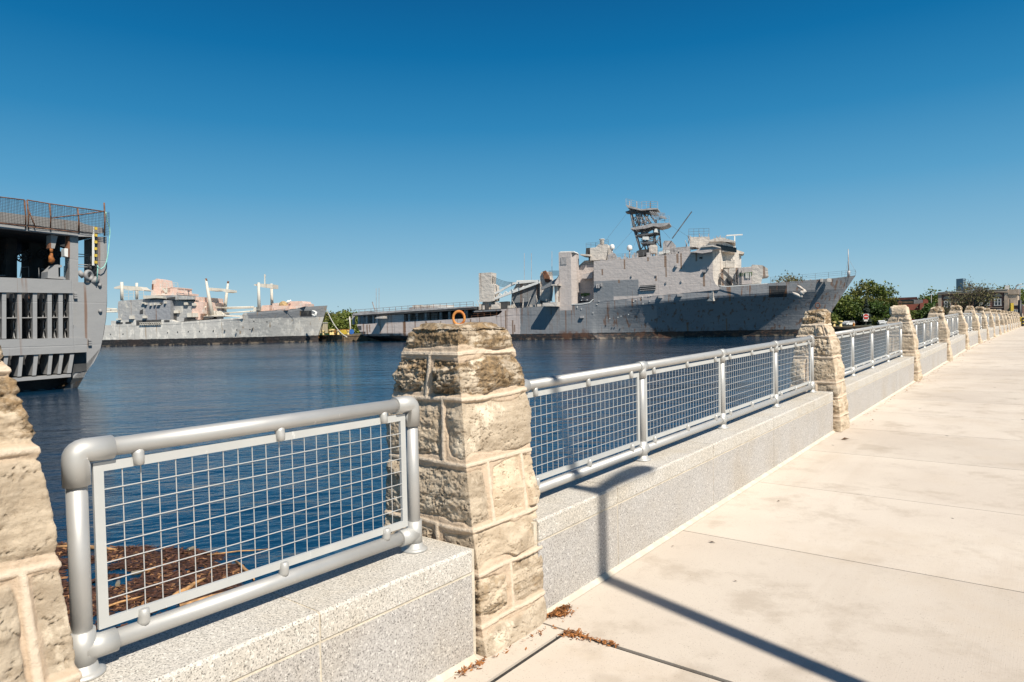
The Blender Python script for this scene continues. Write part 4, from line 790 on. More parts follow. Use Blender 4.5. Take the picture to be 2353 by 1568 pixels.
an.ball(qa(1540, 915, 1.3), .7, 12); an.path([qa(1530, 925, 1.2), qa(1590, 880, 1.2)], .5, 8); an.build('anchor', m_warmC, SHC)
hs_ = MB(); 
for x in (165, 190):
    for pts in ([(x, 458), (x, 432)], [(x + 14, 458), (x + 14, 432)] if x == 165 else [(x, 458), (x + 13, 458)], [(x, 445), (x + 13, 445)], [(x, 433), (x + 13, 433)] if x != 165 else [(x, 445), (x + 14, 445)]): hs_.bar(FC.w(FC.px(*c5(*pts[0]))[0], -.1, FC.px(*c5(*pts[0]))[1]), FC.w(FC.px(*c5(*pts[1]))[0], -.1, FC.px(*c5(*pts[1]))[1]), .32, .1)
hs_.build('painted_letters', m_blk, supo)
# ================================================================== pale stripped cargo ship, left of centre
FB = Frame((-143.5, 236.4, 0), (1, 0), (0, 1)); b1 = crop(2.451, 400, 1080); b2 = crop(4.6125, 400, 1080)
CG = (.34, .33, .31)
m_hullB = ship_paint('worn_cargo_hull', 0, ((.50, .48, .44), (.42, .41, .39), (.60, .56, .51)), .7, (2.3, (.014, .014, .015), (.05, .042, .038)), [
    (FB.px(*b1(1430, 0))[0], FB.px(*b1(2130, 0))[0], 8.8, 25, (.22, .225, .235), .5), (FB.px(*b1(1945, 430), 5)[0], FB.px(*b1(2052, 430), 6)[0], FB.px(*b1(2000, 458), 5)[1], FB.px(*b1(2000, 400), 5)[1], (.01, .011, .014), .03)], .50, (4.0, 2.4), .15, .12, .35, (.72, .68, .61), (.50, .60), (.30, .20, .11))
m_supB = ship_paint('worn_cargo_house', 0, ((.31, .315, .32), (.39, .38, .36), (.46, .44, .40)), .7, None, [(FB.px(*b1(430, 0))[0], FB.px(*b1(690, 0))[0], 5, 60, (.27, .275, .29), .25)], .45, (4, 2.6), .25, .1, .5, (.55, .52, .46), (.56, .62))
m_prim = ship_paint('pink_primer', 0, ((.72, .48, .38), (.68, .49, .40), (.74, .60, .53)), .6, None, (), .3, (4, 2.6), .15, .1, .5, (.66, .60, .53), (.50, .60))
m_cream = ship_paint('cream_kingpost_paint', 0, ((.66, .61, .52), (.60, .56, .48), (.46, .41, .33)), .4, None, (), .45, (3, 3), .1)
SHB = thing('cargo_ship', 'pale stripped cargo ship with pink primed funnel and cream kingposts, left of centre', 'cargo ship', FB.P, 'laid up ships in the basin')
s0 = FB.px(*b1(2230, 350), 12); s1 = FB.px(*b1(2141, 640), 12)
def stemB(z): return s1[0] + (z - s1[1]) / (s0[1] - s1[1]) * (s0[0] - s1[0]) if z > s1[1] else s1[0]
shB = [FB.px(*b1(-400, 548)), FB.px(*b1(20, 545)), FB.px(*b1(700, 520)), FB.px(*b1(1110, 488)), FB.px(*b1(1405, 470)), FB.px(*b1(1425, 424), .5), FB.px(*b1(1700, 400), 2), FB.px(*b1(1935, 383), 5), FB.px(*b1(1945, 366), 5.2), FB.px(*b1(2230, 350), 12)]
aS2, aE2 = FB.px(*b1(-420, 550))[0], s0[0]
def sheerB(t): return float(np.interp(aS2 + (aE2 - aS2) * t, [q[0] for q in shB], [q[1] for q in shB]))
loft_hull(FB, lambda z: aS2, stemB, sheerB, 12, lambda t: 1 if t < .66 else 1 - ((t - .66) / .34) ** 2.2, lambda t: 1 if t < .58 else 1 - ((t - .58) / .42) ** 1.5, lambda t: .95, 100, 16).build('hull', m_hullB, SHB)
def PB_(name, mat, items, parent=SHB):
    mb = MB()
    for cr, pts, v0, v1 in items: mb.prism(FB, PX(FB, cr, pts, v0), v0, v1)
    return each(mb, name, mat, parent)
sup = PB_('superstructure', m_supB, [(b1, [(178, 500), (175, 345), (178, 310), (228, 300), (470, 285), (690, 300), (690, 525), (420, 530), (350, 495)], -.04, 22), (b1, [(690, 525), (690, 285), (735, 250), (850, 262), (975, 285), (975, 490), (930, 500), (820, 505), (760, 515)], 2.5, 22)])
PB_('side_plating', m_hullB, [(b1, [(108, 552), (108, 500), (355, 492), (355, 550)], -.06, 3), (b1, [(600, 540), (600, 490), (700, 490), (760, 520), (1110, 500), (1110, 486), (1300, 478), (1400, 468), (1400, 480), (1110, 510), (760, 535)], -.05, 3)])
PB_('gallery_shade', m_dk, [(b1, [(355, 545), (355, 496), (600, 487), (600, 538)], -.08, .5), (b1, [(703, 512), (703, 430), (748, 422), (748, 500)], 2.2, 2.6), (b1, [(158, 526), (164, 514), (220, 513), (225, 522), (218, 533), (164, 535)], -.1, 0), (b1, [(246, 522), (252, 511), (304, 509), (309, 518), (303, 529), (252, 531)], -.1, 0), (b1, [(628, 513), (628, 493), (682, 492), (682, 513)], -.1, 0)])  # proud dark plates painting in the shade of the side openings
g = MB(); qb = lambda x, y, v=-.5: FB.w(FB.px(*b1(x, y), v)[0], v, FB.px(*b1(x, y), v)[1])
for y0, y1 in ((520, 514), (538, 532)): g.bar(qb(385, y0), qb(600, y1), .2)
for k in range(10): x = 385 + 21.5 * k; g.bar(qb(x, 520 - .6 * k), qb(x + 21, 537 - .6 * k), .12)
g.build('gangway_truss', m_cream, SHB)
PB_('wheelhouse_roof', m_cream, [(b1, [(422, 285), (424, 252), (540, 250), (618, 258), (618, 280), (540, 276)], -1, 20)], sup); PB_('bridge_top', m_supB, [(b1, [(610, 285), (620, 252), (740, 248), (900, 258), (920, 262), (920, 290), (700, 292)], 1, 21)], sup)
PB_('shadow_gap', m_dk, [(b1, [(490, 295), (520, 276), (610, 278), (618, 290)], -.15, .1), (b1, [(655, 288), (655, 274), (735, 264), (735, 284)], .8, 1)], sup)
PB_('primed_front', m_prim, [(b1, [(900, 480), (900, 400), (930, 290), (918, 262), (975, 265), (975, 310), (1008, 315), (1008, 430), (985, 430), (975, 490)], 2.3, 22)], sup)
w = MB()
for k in range(14): a, z = FB.px(*b1(775 + 14 * k, 284 + 1.2 * k), 2.3); w.box(FB, a, a + .3, 2.2, 2.5, z - .5, z)
each(w, 'bridge_window', m_glass, sup)
PB_('funnel', m_prim, [(b1, [(500, 250), (512, 105), (545, 95), (555, 86), (575, 92), (598, 96), (604, 130), (612, 180), (615, 250)], 7, 15)], sup); PB_('funnel_ladder', m_rust, [(b1, [(508, 190), (508, 140), (522, 138), (522, 190)], 6.8, 7)], sup)
PB_('radar_house', m_prim, [(b1, [(565, 250), (580, 232), (640, 225), (690, 222), (690, 175), (756, 178), (760, 220), (828, 228), (828, 248)], 5, 16), (b1, [(612, 178), (640, 168), (764, 172), (764, 180), (690, 180)], 5, 16)], sup)
fb2 = MB(); fb2.bar(qb(614, 180, 5), qb(655, 222, 5), .6); fb2.bar(qb(655, 175, 5), qb(655, 225, 5), .5); fence(fb2, FB, PX(FB, b1, [(612, 168), (765, 172)], 5), 5, 1.6, 1.3, .06, 2); fence(fb2, FB, PX(FB, b1, [(232, 290), (430, 284)], 2), 2, 3, 1.6, .05, 3); fence(fb2, FB, PX(FB, b1, [(760, 218), (830, 224)], 4), 4, 1.2, 1.3, .06, 2); fb2.build('upper_railing', m_cream, sup)
an_ = MB(); an_.bar(qb(869, 255, 8), qb(869, 203, 8), .18); an_.bar(qb(862, 235, 8), qb(876, 235, 8), .18); an_.bar(qb(862, 205, 8), qb(862, 218, 8), .18); an_.bar(qb(876, 205, 8), qb(876, 218, 8), .18); an_.build('aerial', m_lat, sup)
bxs = MB()
for x, y, w_, h_ in ((420, 320, 30, 12), (450, 325, 18, 18), (800, 318, 40, 26), (880, 325, 40, 26), (570, 335, 30, 10), (640, 310, 14, 22), (300, 450, 40, 34), (430, 450, 36, 26), (172, 478, 40, 14), (830, 425, 110, 40), (700, 400, 55, 25), (500, 330, 14, 22), (540, 325, 14, 22), (960, 455, 40, 30), (1010, 405, 60, 45), (1085, 405, 40, 40)):
    a, z = FB.px(*b1(x, y)); vv = -.9 if x < 690 else (1.6 if x < 950 else 5); bxs.box(FB, a, a + w_ * .034, vv, vv + 1.0, z - h_ * .034, z)
each(bxs, 'deck_box', m_cream, SHB)
PB_('recess_shade', m_dk, [(b1, [(388, 432), (390, 400), (420, 385), (420, 430)], -.2, .1), (b1, [(585, 322), (585, 345), (610, 345), (616, 322)], -.1, .1), (b1, [(822, 502), (828, 468), (935, 466), (935, 498)], 2.2, 2.6), (b1, [(1010, 480), (1020, 458), (1110, 455), (1110, 475)], 3, 3.4), (b1, [(1145, 485), (1145, 458), (1195, 458), (1195, 482)], 3, 3.4)])  # dark plates standing proud, their colour supplies the shade of hollows
# kingposts
def kpost(pa, pb, v, r0, r1): return MB().path([qb(*pa, v), qb(*pb, v)], [r0, r1], 12)
k1 = kpost((215, 300), (213, 120), 5, .55, .52).build('kingpost', m_cream, SHB); k2 = kpost((360, 290), (360, 128), 19, .5, .46).build('kingpost', m_cream, SHB)
PB_('kingpost_beam', m_cream, [(b1, [(137, 185), (138, 170), (200, 152), (232, 155), (330, 162), (385, 165), (430, 198), (428, 208), (400, 205), (345, 198), (300, 202), (232, 190), (200, 186)], 9, 14)])
k3 = kpost((1098, 450), (1038, 92), 5, .85, .34).build('kingpost', m_cream, SHB); kpost((1044, 108), (1038, 86), 5, .36, .36).build('mast_head', m_rust, k3); k4 = kpost((1215, 450), (1256, 120), 19, .8, .32).build('kingpost', m_cream, SHB); kpost((1254, 132), (1258, 112), 19, .36, .36).build('mast_head', m_rust, k4)
PB_('kingpost_beam', m_cream, [(b1, [(1048, 196), (1050, 172), (1075, 175), (1180, 182), (1230, 190), (1275, 196), (1278, 216), (1235, 222), (1190, 204), (1070, 206)], 9, 15)])
k5 = kpost((1560, 400), (1555, 125), 5, .6, .42).build('kingpost', m_cream, SHB); k6 = kpost((1688, 380), (1680, 135), 19, .6, .42).build('kingpost', m_cream, SHB)
PB_('kingpost_beam', m_cream, [(b1, [(1508, 152), (1510, 142), (1570, 135), (1692, 142), (1692, 182), (1640, 178), (1570, 168)], 9, 15)])
kx = MB(); kx.bar(qb(1616, 150, 12), qb(1616, 42, 12), .35); kx.bar(qb(1608, 60, 12), qb(1626, 60, 12), .3); kx.build('topmast', m_cream, SHB)
bo_ = MB()
for p_, q_, v in (((780, 492), (1042, 362), 4), ((1130, 372), (1510, 362), 8), ((1230, 380), (1510, 372), 12), ((1220, 425), (1500, 405), 8), ((1130, 366), (1260, 376), 10), ((-60, 372), (168, 385), 8), ((-60, 392), (172, 398), 9), ((-60, 412), (172, 412), 10)): bo_.path([qb(*p_, v), qb(*q_, v)], .24, 8)
each(bo_, 'cargo_boom', m_cream, SHB)
PB_('deck_house', m_cream, [(b1, [(1000, 450), (1010, 405), (1100, 400), (1140, 440), (1140, 458)], 6, 18), (b1, [(1010, 462), (1010, 455), (1190, 440), (1420, 452), (1420, 466), (1190, 455)], 4, 20), (b1, [(1500, 410), (1505, 368), (1560, 360), (1560, 405)], 6, 18)])
PB_('primed_winch_house', m_prim, [(b1, [(1690, 395), (1690, 330), (1750, 322), (1840, 325), (1850, 385)], 5, 18), (b1, [(1580, 405), (1585, 350), (1660, 345), (1660, 400)], 6, 16), (b1, [(1840, 385), (1845, 310), (1975, 306), (1985, 325), (2010, 330), (2010, 358), (1930, 380)], 6, 17), (b1, [(1735, 400), (1738, 352), (1840, 350), (1840, 395)], 3.5, 6)])
m_tan = simple('tan_rust', (.42, .28, .13), .8, 0, .3, 2); dm = MB(); a, z = FB.px(*b1(1798, 350), 5); dm.ball(FB.w(a, 5, z), 1.6, 14, (1, .8, 1)); dm.build('drum', m_tan, SHB)
tb = MB(); tb.path([qb(1815, 335, 5), qb(1850, 300, 5)], 0.25, 8); tb.path([qb(1835, 330, 5), qb(1872, 297, 5)], 0.25, 8); each(tb, 'gun_tube', m_wht, SHB)
po_ = MB()
for x, y in ((100, 632), (222, 630), (660, 616), (757, 610), (862, 606), (972, 603), (1107, 597), (1217, 594), (1335, 590), (1464, 585), (1632, 512), (1503, 505)): a, z = FB.px(*b1(x, y)); po_.box(FB, a, a + .3, -.12, .3, z - .2, z + .2)
each(po_, 'scupper', m_dk, SHB)
ab = MB()
for pts, r0 in (([(2080, 400), (2105, 410), (2125, 420)], .5), ([(2078, 438), (2100, 448), (2118, 458)], .5), ([(2122, 412), (2112, 440), (2116, 460)], .6)): ab.path([qb(x, y, 4.2) for x, y in pts], [r0 * .5, r0 * .7, r0 * .5], 8)
ab.build('anchor', m_wht, SHB)
fr2 = MB(); fence(fr2, FB, PX(FB, b1, [(1430, 424), (1700, 398), (1930, 382)], 3), 3, .9, 3, .04, 1); fr2.build('bow_railing', m_cream, SHB)
rp = MB(); P0 = qb(2222, 388, 12); P1 = FB.w(-0, 0, 0) * 0 + at_z(*crop(7.128, 1240, 1180)(1050, 1200), 2.3); rp.path([P0 * (1 - s_) + P1 * s_ - np.array([0, 0, 7 * s_ * (1 - s_)]) for s_ in np.linspace(0, 1, 12)], .16, 6); rp.build('mooring_rope', m_cream, SHB)
# ================================================================== stern of the near ship at the left edge
FA = Frame(at_z(165, 893, 0), w2, (-n2[0], -n2[1])); a1 = crop(1.8674, 0, 760); a2 = crop(3.9196, 0, 760); hA = math.atan2(w2[1], w2[0])
m_shA = ship_paint('stern_grey_paint', hA, ((.29, .285, .28), (.30, .295, .29), (.27, .265, .26)), .4, (1.0, (.05, .055, .06), (.10, .06, .03)), (), .40, (7.5, 4.2), .05, .5, .3)
m_int = simple('shaded_well_plating', (.03, .03, .031), .8, 0, .3, .8, .35); m_net = simple('safety_net_cord', (.045, .035, .03), .9); m_rail = simple('rusted_rail', (.15, .075, .045), .8, 0, .4, 3); m_rope = simple('turquoise_rope', (.30, .62, .55), .8, 0, .15, 6)  # m_int: shade inside the well put into a near-black colour
SHA = thing('ship_stern', 'near grey ship stern with a ribbed gate and netted deck edge at the left', 'warship', FA.P, 'laid up ships in the basin')
def PA_(name, mat, items, parent=SHA):
    mb = MB()
    for cr, pts, v0, v1 in items: mb.prism(FA, PX(FA, cr, pts, v0), v0, v1)
    return each(mb, name, mat, parent)
L_ = -700
PA_('transom', m_shA, [(a1, [(545, 690), (585, 690), (733, 694), (733, 350), (797, 350), (800, 520), (801, 700), (797, 850), (790, 960), (772, 1080), (752, 1180), (735, 1225), (700, 1292), (650, 1350), (600, 1402), (540, 1450), (500, 1470), (475, 1487), (475, 1540), (545, 1540)], 0, 3.5), (a1, [(520, 700), (520, 342), (585, 342), (585, 700)], .02, 1.2)])
hs = MB(); ring = [(545, 690), (733, 694), (797, 694), (797, 850), (790, 960), (772, 1080), (735, 1225), (650, 1350), (540, 1450), (475, 1487), (100, 1512), (100, 1560), (L_, 1560), (L_, 690)]
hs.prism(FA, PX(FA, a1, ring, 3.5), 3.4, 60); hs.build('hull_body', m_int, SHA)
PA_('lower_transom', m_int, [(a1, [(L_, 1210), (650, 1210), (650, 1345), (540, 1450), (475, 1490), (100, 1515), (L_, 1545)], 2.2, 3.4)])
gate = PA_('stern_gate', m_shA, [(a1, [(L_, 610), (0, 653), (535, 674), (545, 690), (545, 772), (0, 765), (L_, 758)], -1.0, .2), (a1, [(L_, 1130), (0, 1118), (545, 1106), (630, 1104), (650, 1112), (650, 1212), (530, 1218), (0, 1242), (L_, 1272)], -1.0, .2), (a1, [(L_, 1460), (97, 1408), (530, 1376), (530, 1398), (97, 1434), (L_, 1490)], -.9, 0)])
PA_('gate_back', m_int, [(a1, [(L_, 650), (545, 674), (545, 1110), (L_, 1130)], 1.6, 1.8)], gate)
for x0, x1 in ((-345, -315), (-222, -190), (-100, -68), (15, 47), (130, 163), (245, 277), (355, 387), (437, 469), (517, 548)):
    mb = MB(); mb.prism(FA, PX(FA, a1, [(x0, 1112), (x0, 768), (x1, 768), (x1, 1112)], -.85), -.85, -.8)
    a, zl = FA.px(*a1((x0 + x1) / 2, 1112), -.8); zh = FA.px(*a1((x0 + x1) / 2, 770), -.8)[1]
    # web plate behind the flange with a row of round lightening holes
    nh = 5; V = []; 
    Hh = (zh - zl) / nh; D_ = 2.3
    for k in range(nh):
        c = (D_ / 2 - .8, zl + Hh * (k + .5)); R_ = .42; m = 16
        ou = []; 
        for q in range(m):
            an2 = 2 * math.pi * q / m; dx, dz = math.cos(an2), math.sin(an2); s_ = min((D_ / 2) / max(abs(dx), 1e-6), (Hh / 2) / max(abs(dz), 1e-6)); ou.append((c[0] + dx * s_, c[1] + dz * s_))
        inn = [(c[0] + R_ * .8 * math.cos(2 * math.pi * q / m), c[1] + R_ * math.sin(2 * math.pi * q / m)) for q in range(m)]
        for da in (-.04, .04): mb.add([FA.w(a + da, v, z) for v, z in ou + inn], [((q + 1) % m, q, m + q, m + (q + 1) % m) for q in range(m)])
        mb.add([FA.w(a - .04, v, z) for v, z in inn] + [FA.w(a + .04, v, z) for v, z in inn], [(q, (q + 1) % m, m + (q + 1) % m, m + q) for q in range(m)])
    mb.build('gate_rib', m_shA, gate)
PA_('gate_shelf', m_shA, [(a1, [(L_, 962), (540, 948), (540, 955), (L_, 969)], -.4, 1.6)], gate)
for x0, x1, y0, y1 in ((-200, -168, -215, -185), (-85, -53, -105, -73), (35, 65, 10, 42), (147, 176, 130, 160), (255, 287, 240, 270), (367, 395, 352, 380), (447, 476, 430, 455), (525, 555, 500, 532)):
    mb = MB(); p_ = PX(FA, a1, [(y0, 1405 - .07 * y0), (x0, 1225), (x1, 1225), (y1, 1405 - .07 * y1)], -.85); mb.prism(FA, p_, -.85, -.78)
    (aa, za), (ab_, zb2) = p_[0], p_[1]; xm = (p_[0][0] + p_[3][0]) / 2; xt = (p_[1][0] + p_[2][0]) / 2
    mb.hexa([FA.w(xm - .05, -.8, min(za, zb2)), FA.w(xm + .05, -.8, min(za, zb2)), FA.w(xm + .05, 1.0, min(za, zb2)), FA.w(xm - .05, 1.0, min(za, zb2)), FA.w(xt - .05, -.8, max(za, zb2)), FA.w(xt + .05, -.8, max(za, zb2)), FA.w(xt + .05, 2.2, max(za, zb2)), FA.w(xt - .05, 2.2, max(za, zb2))])
    mb.build('gate_strut', m_shA, gate)
PA_('gate_bracket', m_shA, [(a1, [(548, 1060), (552, 1010), (575, 1022), (605, 1040), (622, 1075), (632, 1104), (548, 1106)], -.9, -.2)], gate)
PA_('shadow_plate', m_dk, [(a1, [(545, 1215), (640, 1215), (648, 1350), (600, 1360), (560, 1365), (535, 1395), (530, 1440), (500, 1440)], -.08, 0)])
# flight deck slab, underside and the columns below it
PA_('flight_deck', m_shA, [(a1, [(L_, 190), (0, 252), (585, 318), (730, 332), (730, 352), (585, 348), (0, 284), (L_, 224)], -.4, .25)]); PA_('deck_underside', m_int, [(a1, [(L_, 192), (0, 254), (585, 320), (728, 334), (728, 350), (585, 346), (0, 282), (L_, 222)], .25, 40)])  # underside split off in m_int, its shade put into the colour
PA_('deck_bulwark', m_shA, [(a1, [(L_, 100), (0, 165), (585, 236), (665, 265), (770, 285), (778, 320), (690, 336), (585, 322), (0, 256), (L_, 194)], 1.0, 1.2)])
mb = MB()
for x0, x1, v in ((45, 128, 7), (220, 312, 9), (375, 450, 9), (-120, -40, 9), (-300, -220, 7)): mb.prism(FA, PX(FA, a1, [(x0, 690), (x0, 250), (x1, 270), (x1, 690)], v), v, v + 2.5)
each(mb, 'well_column', m_int, SHA)
mb = MB(); mb.prism(FA, PX(FA, a1, [(L_, 470), (0, 440), (120, 420), (200, 415), (340, 402), (372, 410), (460, 420), (515, 440), (520, 300), (L_, 200)], 14), 14, 15); mb.build('deck_girder', m_int, SHA)
mb = MB()
for x, y, R_, v in ((15, 505, 30, 8), (158, 505, 34, 6.5), (200, 480, 34, 8.5), (318, 480, 36, 8.5), (420, 480, 38, 8), (330, 420, 22, 9)):
    a, z = FA.px(*a1(x, y), v); R_ = R_ * .014; c_ = FA.w(a, v, z); mb.torus(c_, FA.v, R_ * .85, R_ * .18, 18, 6)
    for k in range(6): q_ = math.pi * k / 3; mb.bar(c_, c_ + R_ * .9 * (FA.u * math.cos(q_) + np.array([0, 0, math.sin(q_)])), 0.09)
mb.build('hose_reels', m_int, SHA)
mb = MB()
for pts, v in (([(0, 640), (40, 640)], 3), ([(150, 650), (160, 580), (215, 575), (215, 650)], 4), ([(290, 660), (290, 585), (296, 660)], 2), ([(312, 620), (360, 620)], 4), ([(480, 655), (480, 570), (515, 570)], 3), ([(480, 610), (515, 612)], 3), ([(586, 480), (700, 490)], 1.5), ([(586, 500), (695, 498)], 1.5), ([(586, 558), (695, 562)], 1.5), ([(586, 575), (695, 578)], 1.5), ([(310, 590), (345, 596), (375, 590)], 5)):
    mb.path([FA.w(FA.px(*a1(x, y), v)[0], v, FA.px(*a1(x, y), v)[1]) for x, y in pts], .045, 6)
each(mb, 'well_railing', m_shA, SHA)
PA_('winch_housing', m_shA, [(a1, [(356, 660), (358, 610), (372, 600), (400, 575), (415, 560), (435, 558), (438, 665)], -.5, 1.2), (a1, [(435, 580), (436, 560), (462, 562), (464, 578)], -.4, 1.2), (a1, [(430, 665), (445, 650), (470, 645), (495, 668)], -.4, 1)]); PA_('hanging_bracket', m_shA, [(a1, [(382, 335), (432, 345), (408, 438), (380, 436)], .2, 1.4)])
PA_('rusted_post', m_rust, [(a1, [(510, 345), (522, 350), (522, 505), (508, 500), (500, 430), (508, 400)], -.05, .6), (a1, [(362, 435), (366, 405), (382, 395), (382, 440)], 0, .6)])
PA_('junction_box', m_wht, [(a1, [(482, 495), (480, 440), (492, 436), (508, 440), (508, 502)], -.3, .5)])
ho = MB(); qA = lambda x, y, v=-.3: FA.w(FA.px(*a1(x, y), v)[0], v, FA.px(*a1(x, y), v)[1])
ho.path([qA(383, 440), qA(385, 470)], .14, 8); ho.path([qA(386, 468), qA(380, 500), qA(385, 535), qA(395, 545)], [.08, .2, .29, .14], 10); ho.torus(qA(386, 522), FA.v, .18, .08, 14, 8); m_or = simple('orange_hook_rust', (.30, .10, .02), .7, 0, .4, 3); ho.build('crane_hook', m_or, SHA)
fl = MB(); fl.torus(qA(662, 640, -.1), FA.v * .8 - FA.u * .6, .48, .2, 22, 12, .85); fl.path([qA(690, 665, .1), qA(720, 690, .1)], .4, 10); fl.path([qA(590, 640, .4), qA(620, 620, .3)], .4, 8); fl.build('fairlead', m_shA, SHA)
bk = MB(); bk.torus(qA(680, 575, .3), FA.v, .2, .12, 14, 8); bk.path([qA(680, 495, .3), qA(680, 560, .3)], .09, 6); bk.build('chain_block', m_int, SHA)
yl = MB(); yl.bar(qA(699, 272, -.5), qA(697, 565, -.5), .16); yo = yl.build('ladder_pole', m_wht, SHA)
yb = MB()
for k in range(6):
    y = 278 + 50.5 * k
    a, z = FA.px(*a1(702, y), -.5); yb.box(FA, a, a + .26, -.62, -.3, z - .26, z)
each(yb, 'yellow_step', m_yel, yo)
PA_('right_post', m_rail, [(a1, [(722, 690), (722, 360), (733, 350), (733, 690)], .5, 3)])
ro = MB(); ro.path([qA(x, y, -.5) for x, y in ((790, 165), (800, 230), (818, 280), (822, 310), (815, 400), (808, 470), (795, 540), (778, 575), (755, 590), (735, 582), (727, 566))], .05, 8); ro.path([qA(x, y, -.4) for x, y in ((726, 566), (730, 600), (722, 690))], .045, 6); ro.build('turquoise_rope', m_rope, SHA)
fp = MB()
posts_ = [((-330, 20), (-322, 215)), ((-200, 34), (-190, 232)), ((-80, 45), (-70, 245)), ((183, 78), (192, 285)), ((203, 76), (212, 292)), ((370, 104), (378, 300)), ((580, 138), (588, 318)), ((778, 96), (782, 345))]
for a_, b_ in posts_: fp.path([qA(*a_, -.7), qA((a_[0] + b_[0]) / 2 + 4, (a_[1] + b_[1]) / 2, -.6), qA(*b_, -.5)], .075, 6)
for pts in ([(-400, 5), (183, 76)], [(-400, 200), (192, 270)], [(203, 76), (370, 104), (780, 162)], [(212, 275), (585, 318)], [(385, 210), (630, 182), (778, 160)], [(212, 150), (265, 280)]): fp.path([qA(*p_, -.7) for p_ in pts], .06, 6)
fp.build('net_frame', m_rail, SHA)
ne = MB()
def netp(x0, x1, yt0, yt1, yb0, yb1, nx, ny):
    for k in range(nx + 1):
        s_ = k / nx; x = x0 + (x1 - x0) * s_; ne.path([qA(x + 3 * math.sin(k), yt0 + (yt1 - yt0) * s_, -.7), qA(x + 3, (yt0 + yb0) / 2 + (yt1 + yb1 - yt0 - yb0) / 2 * s_, -.62), qA(x, yb0 + (yb1 - yb0) * s_, -.5)], .017, 4, False, False)
    for j in range(1, ny):
        f = j / ny; ne.path([qA(x0 + (x1 - x0) * s_, (yt0 + (yb0 - yt0) * f) + ((yt1 + (yb1 - yt1) * f) - (yt0 + (yb0 - yt0) * f)) * s_ + 6 * math.sin(s_ * 6.3) * f, -.6) for s_ in np.linspace(0, 1, 9)], .017, 4, False, False)
netp(-400, 186, 8, 78, 200, 268, 52, 17); netp(206, 580, 80, 138, 275, 318, 34, 17); netp(585, 815, 140, 165, 318, 350, 22, 15)
ne.build('safety_net', m_net, SHA)
st2 = MB()
for x, y in ((547, 770), (547, 785), (547, 800), (655, 1118), (655, 1135), (655, 1150)): a, z = FA.px(*a1(x, y)); st2.box(FA, a, a + .3, -.25, .0, z - .16, z)
for x, y in ((742, 712), (746, 906)): a, z = FA.px(*a1(x, y)); st2.ball(FA.w(a, -.1, z), .2, 8)
each(st2, 'hull_step', m_shA, SHA)
# ================================================================== far banks
m_earth = simple('bank_ground', (.10, .095, .06), .95, 0, .4, .3, bump=.4); m_timber = simple('quay_timber', (.16, .11, .065), .9, 0, .4, .6, bump=.4); m_qcon = simple('quay_concrete', (.40, .31, .20), .9, 0, .25, .5, bump=.3)
# bank polygon: left quay behind the ships and the head of the basin at the right
pc = crop(7.128, 1240, 1180)
BZ = 2.35
bank = MB()
q0 = WF.w(216, -.5, 0); q0[2] = BZ; hd = at_z(2050, 744, BZ)
edge = [(-700, 262), (-78, 262), (-60, 244), (30, 244), (84, 236), (88, 214), tuple(WF.w(219, -47, 0)[:2]), tuple(WF.w(216, -.5, 0)[:2]), tuple(WF.w(216, 260, 0)[:2])]
far = [(4500, 300), (4500, 6500), (-4500, 6500), (-4500, 262)]
pts = edge + far
bank.add([(x, y, BZ) for x, y in pts], [tuple(range(len(pts)))])
structure(bank.build('far_bank', m_earth))
qw = MB()
for i in range(len(edge) - 2):
    (x0, y0), (x1, y1) = edge[i], edge[i + 1]; d = np.array([x1 - x0, y1 - y0], float); L0 = np.linalg.norm(d); d /= L0; f = Frame((x0, y0, 0), d, (-d[1], d[0]))
    qw.box(f, 0, L0, -.6, .02, -3, BZ - .55)
    qw.box(f, 0, L0, -.75, .02, BZ - .55, BZ + .02)
structure(qw.build('quay_wall', m_timber))
# ---------------------------------------------------------------- trees
def leafmat(name, a, b, c, tr=.25):
    t = NT(name); oi = t.n('ShaderNodeAttribute', attribute_name='Col'); sp = t.n('ShaderNodeSeparateColor'); t.put(sp.inputs[0], oi.outputs['Color'])
    col = t.mix(sp.outputs[0], a, b); col = t.mix(sp.outputs[1], col, c); t.done(col, .6, 0)
    t.b.inputs['Transmission Weight'].default_value = 0
    tl = t.n('ShaderNodeBsdfTranslucent'); t.put(tl.inputs[0], col); mx = t.n('ShaderNodeMixShader'); mx.inputs[0].default_value = tr
    t.put(mx.inputs[1], t.b.outputs[0]); t.put(mx.inputs[2], tl.outputs[0]); t.put(t.t.nodes['Material Output'].inputs['Surface'], mx.outputs[0]); return t.m
m_leaf = {'green': leafmat('spring_leaves', (.095, .135, .018), (.19, .215, .032), (.065, .09, .018)), 'olive': leafmat('olive_leaves', (.11, .12, .022), (.20, .19, .042), (.08, .085, .02)), 'dark': leafmat('dark_leaves', (.04, .08, .012), (.09, .15, .02), (.03, .05, .012)), 'blue': leafmat('blue_spruce_needles', (.06, .085, .065), (.12, .15, .12), (.03, .05, .035)), 'bud': leafmat('budding_leaves', (.16, .15, .05), (.24, .21, .08), (.12, .10, .04))}
m_bark = simple('tree_bark', (.10, .075, .055), .9, 0, .3, 2, bump=.4)
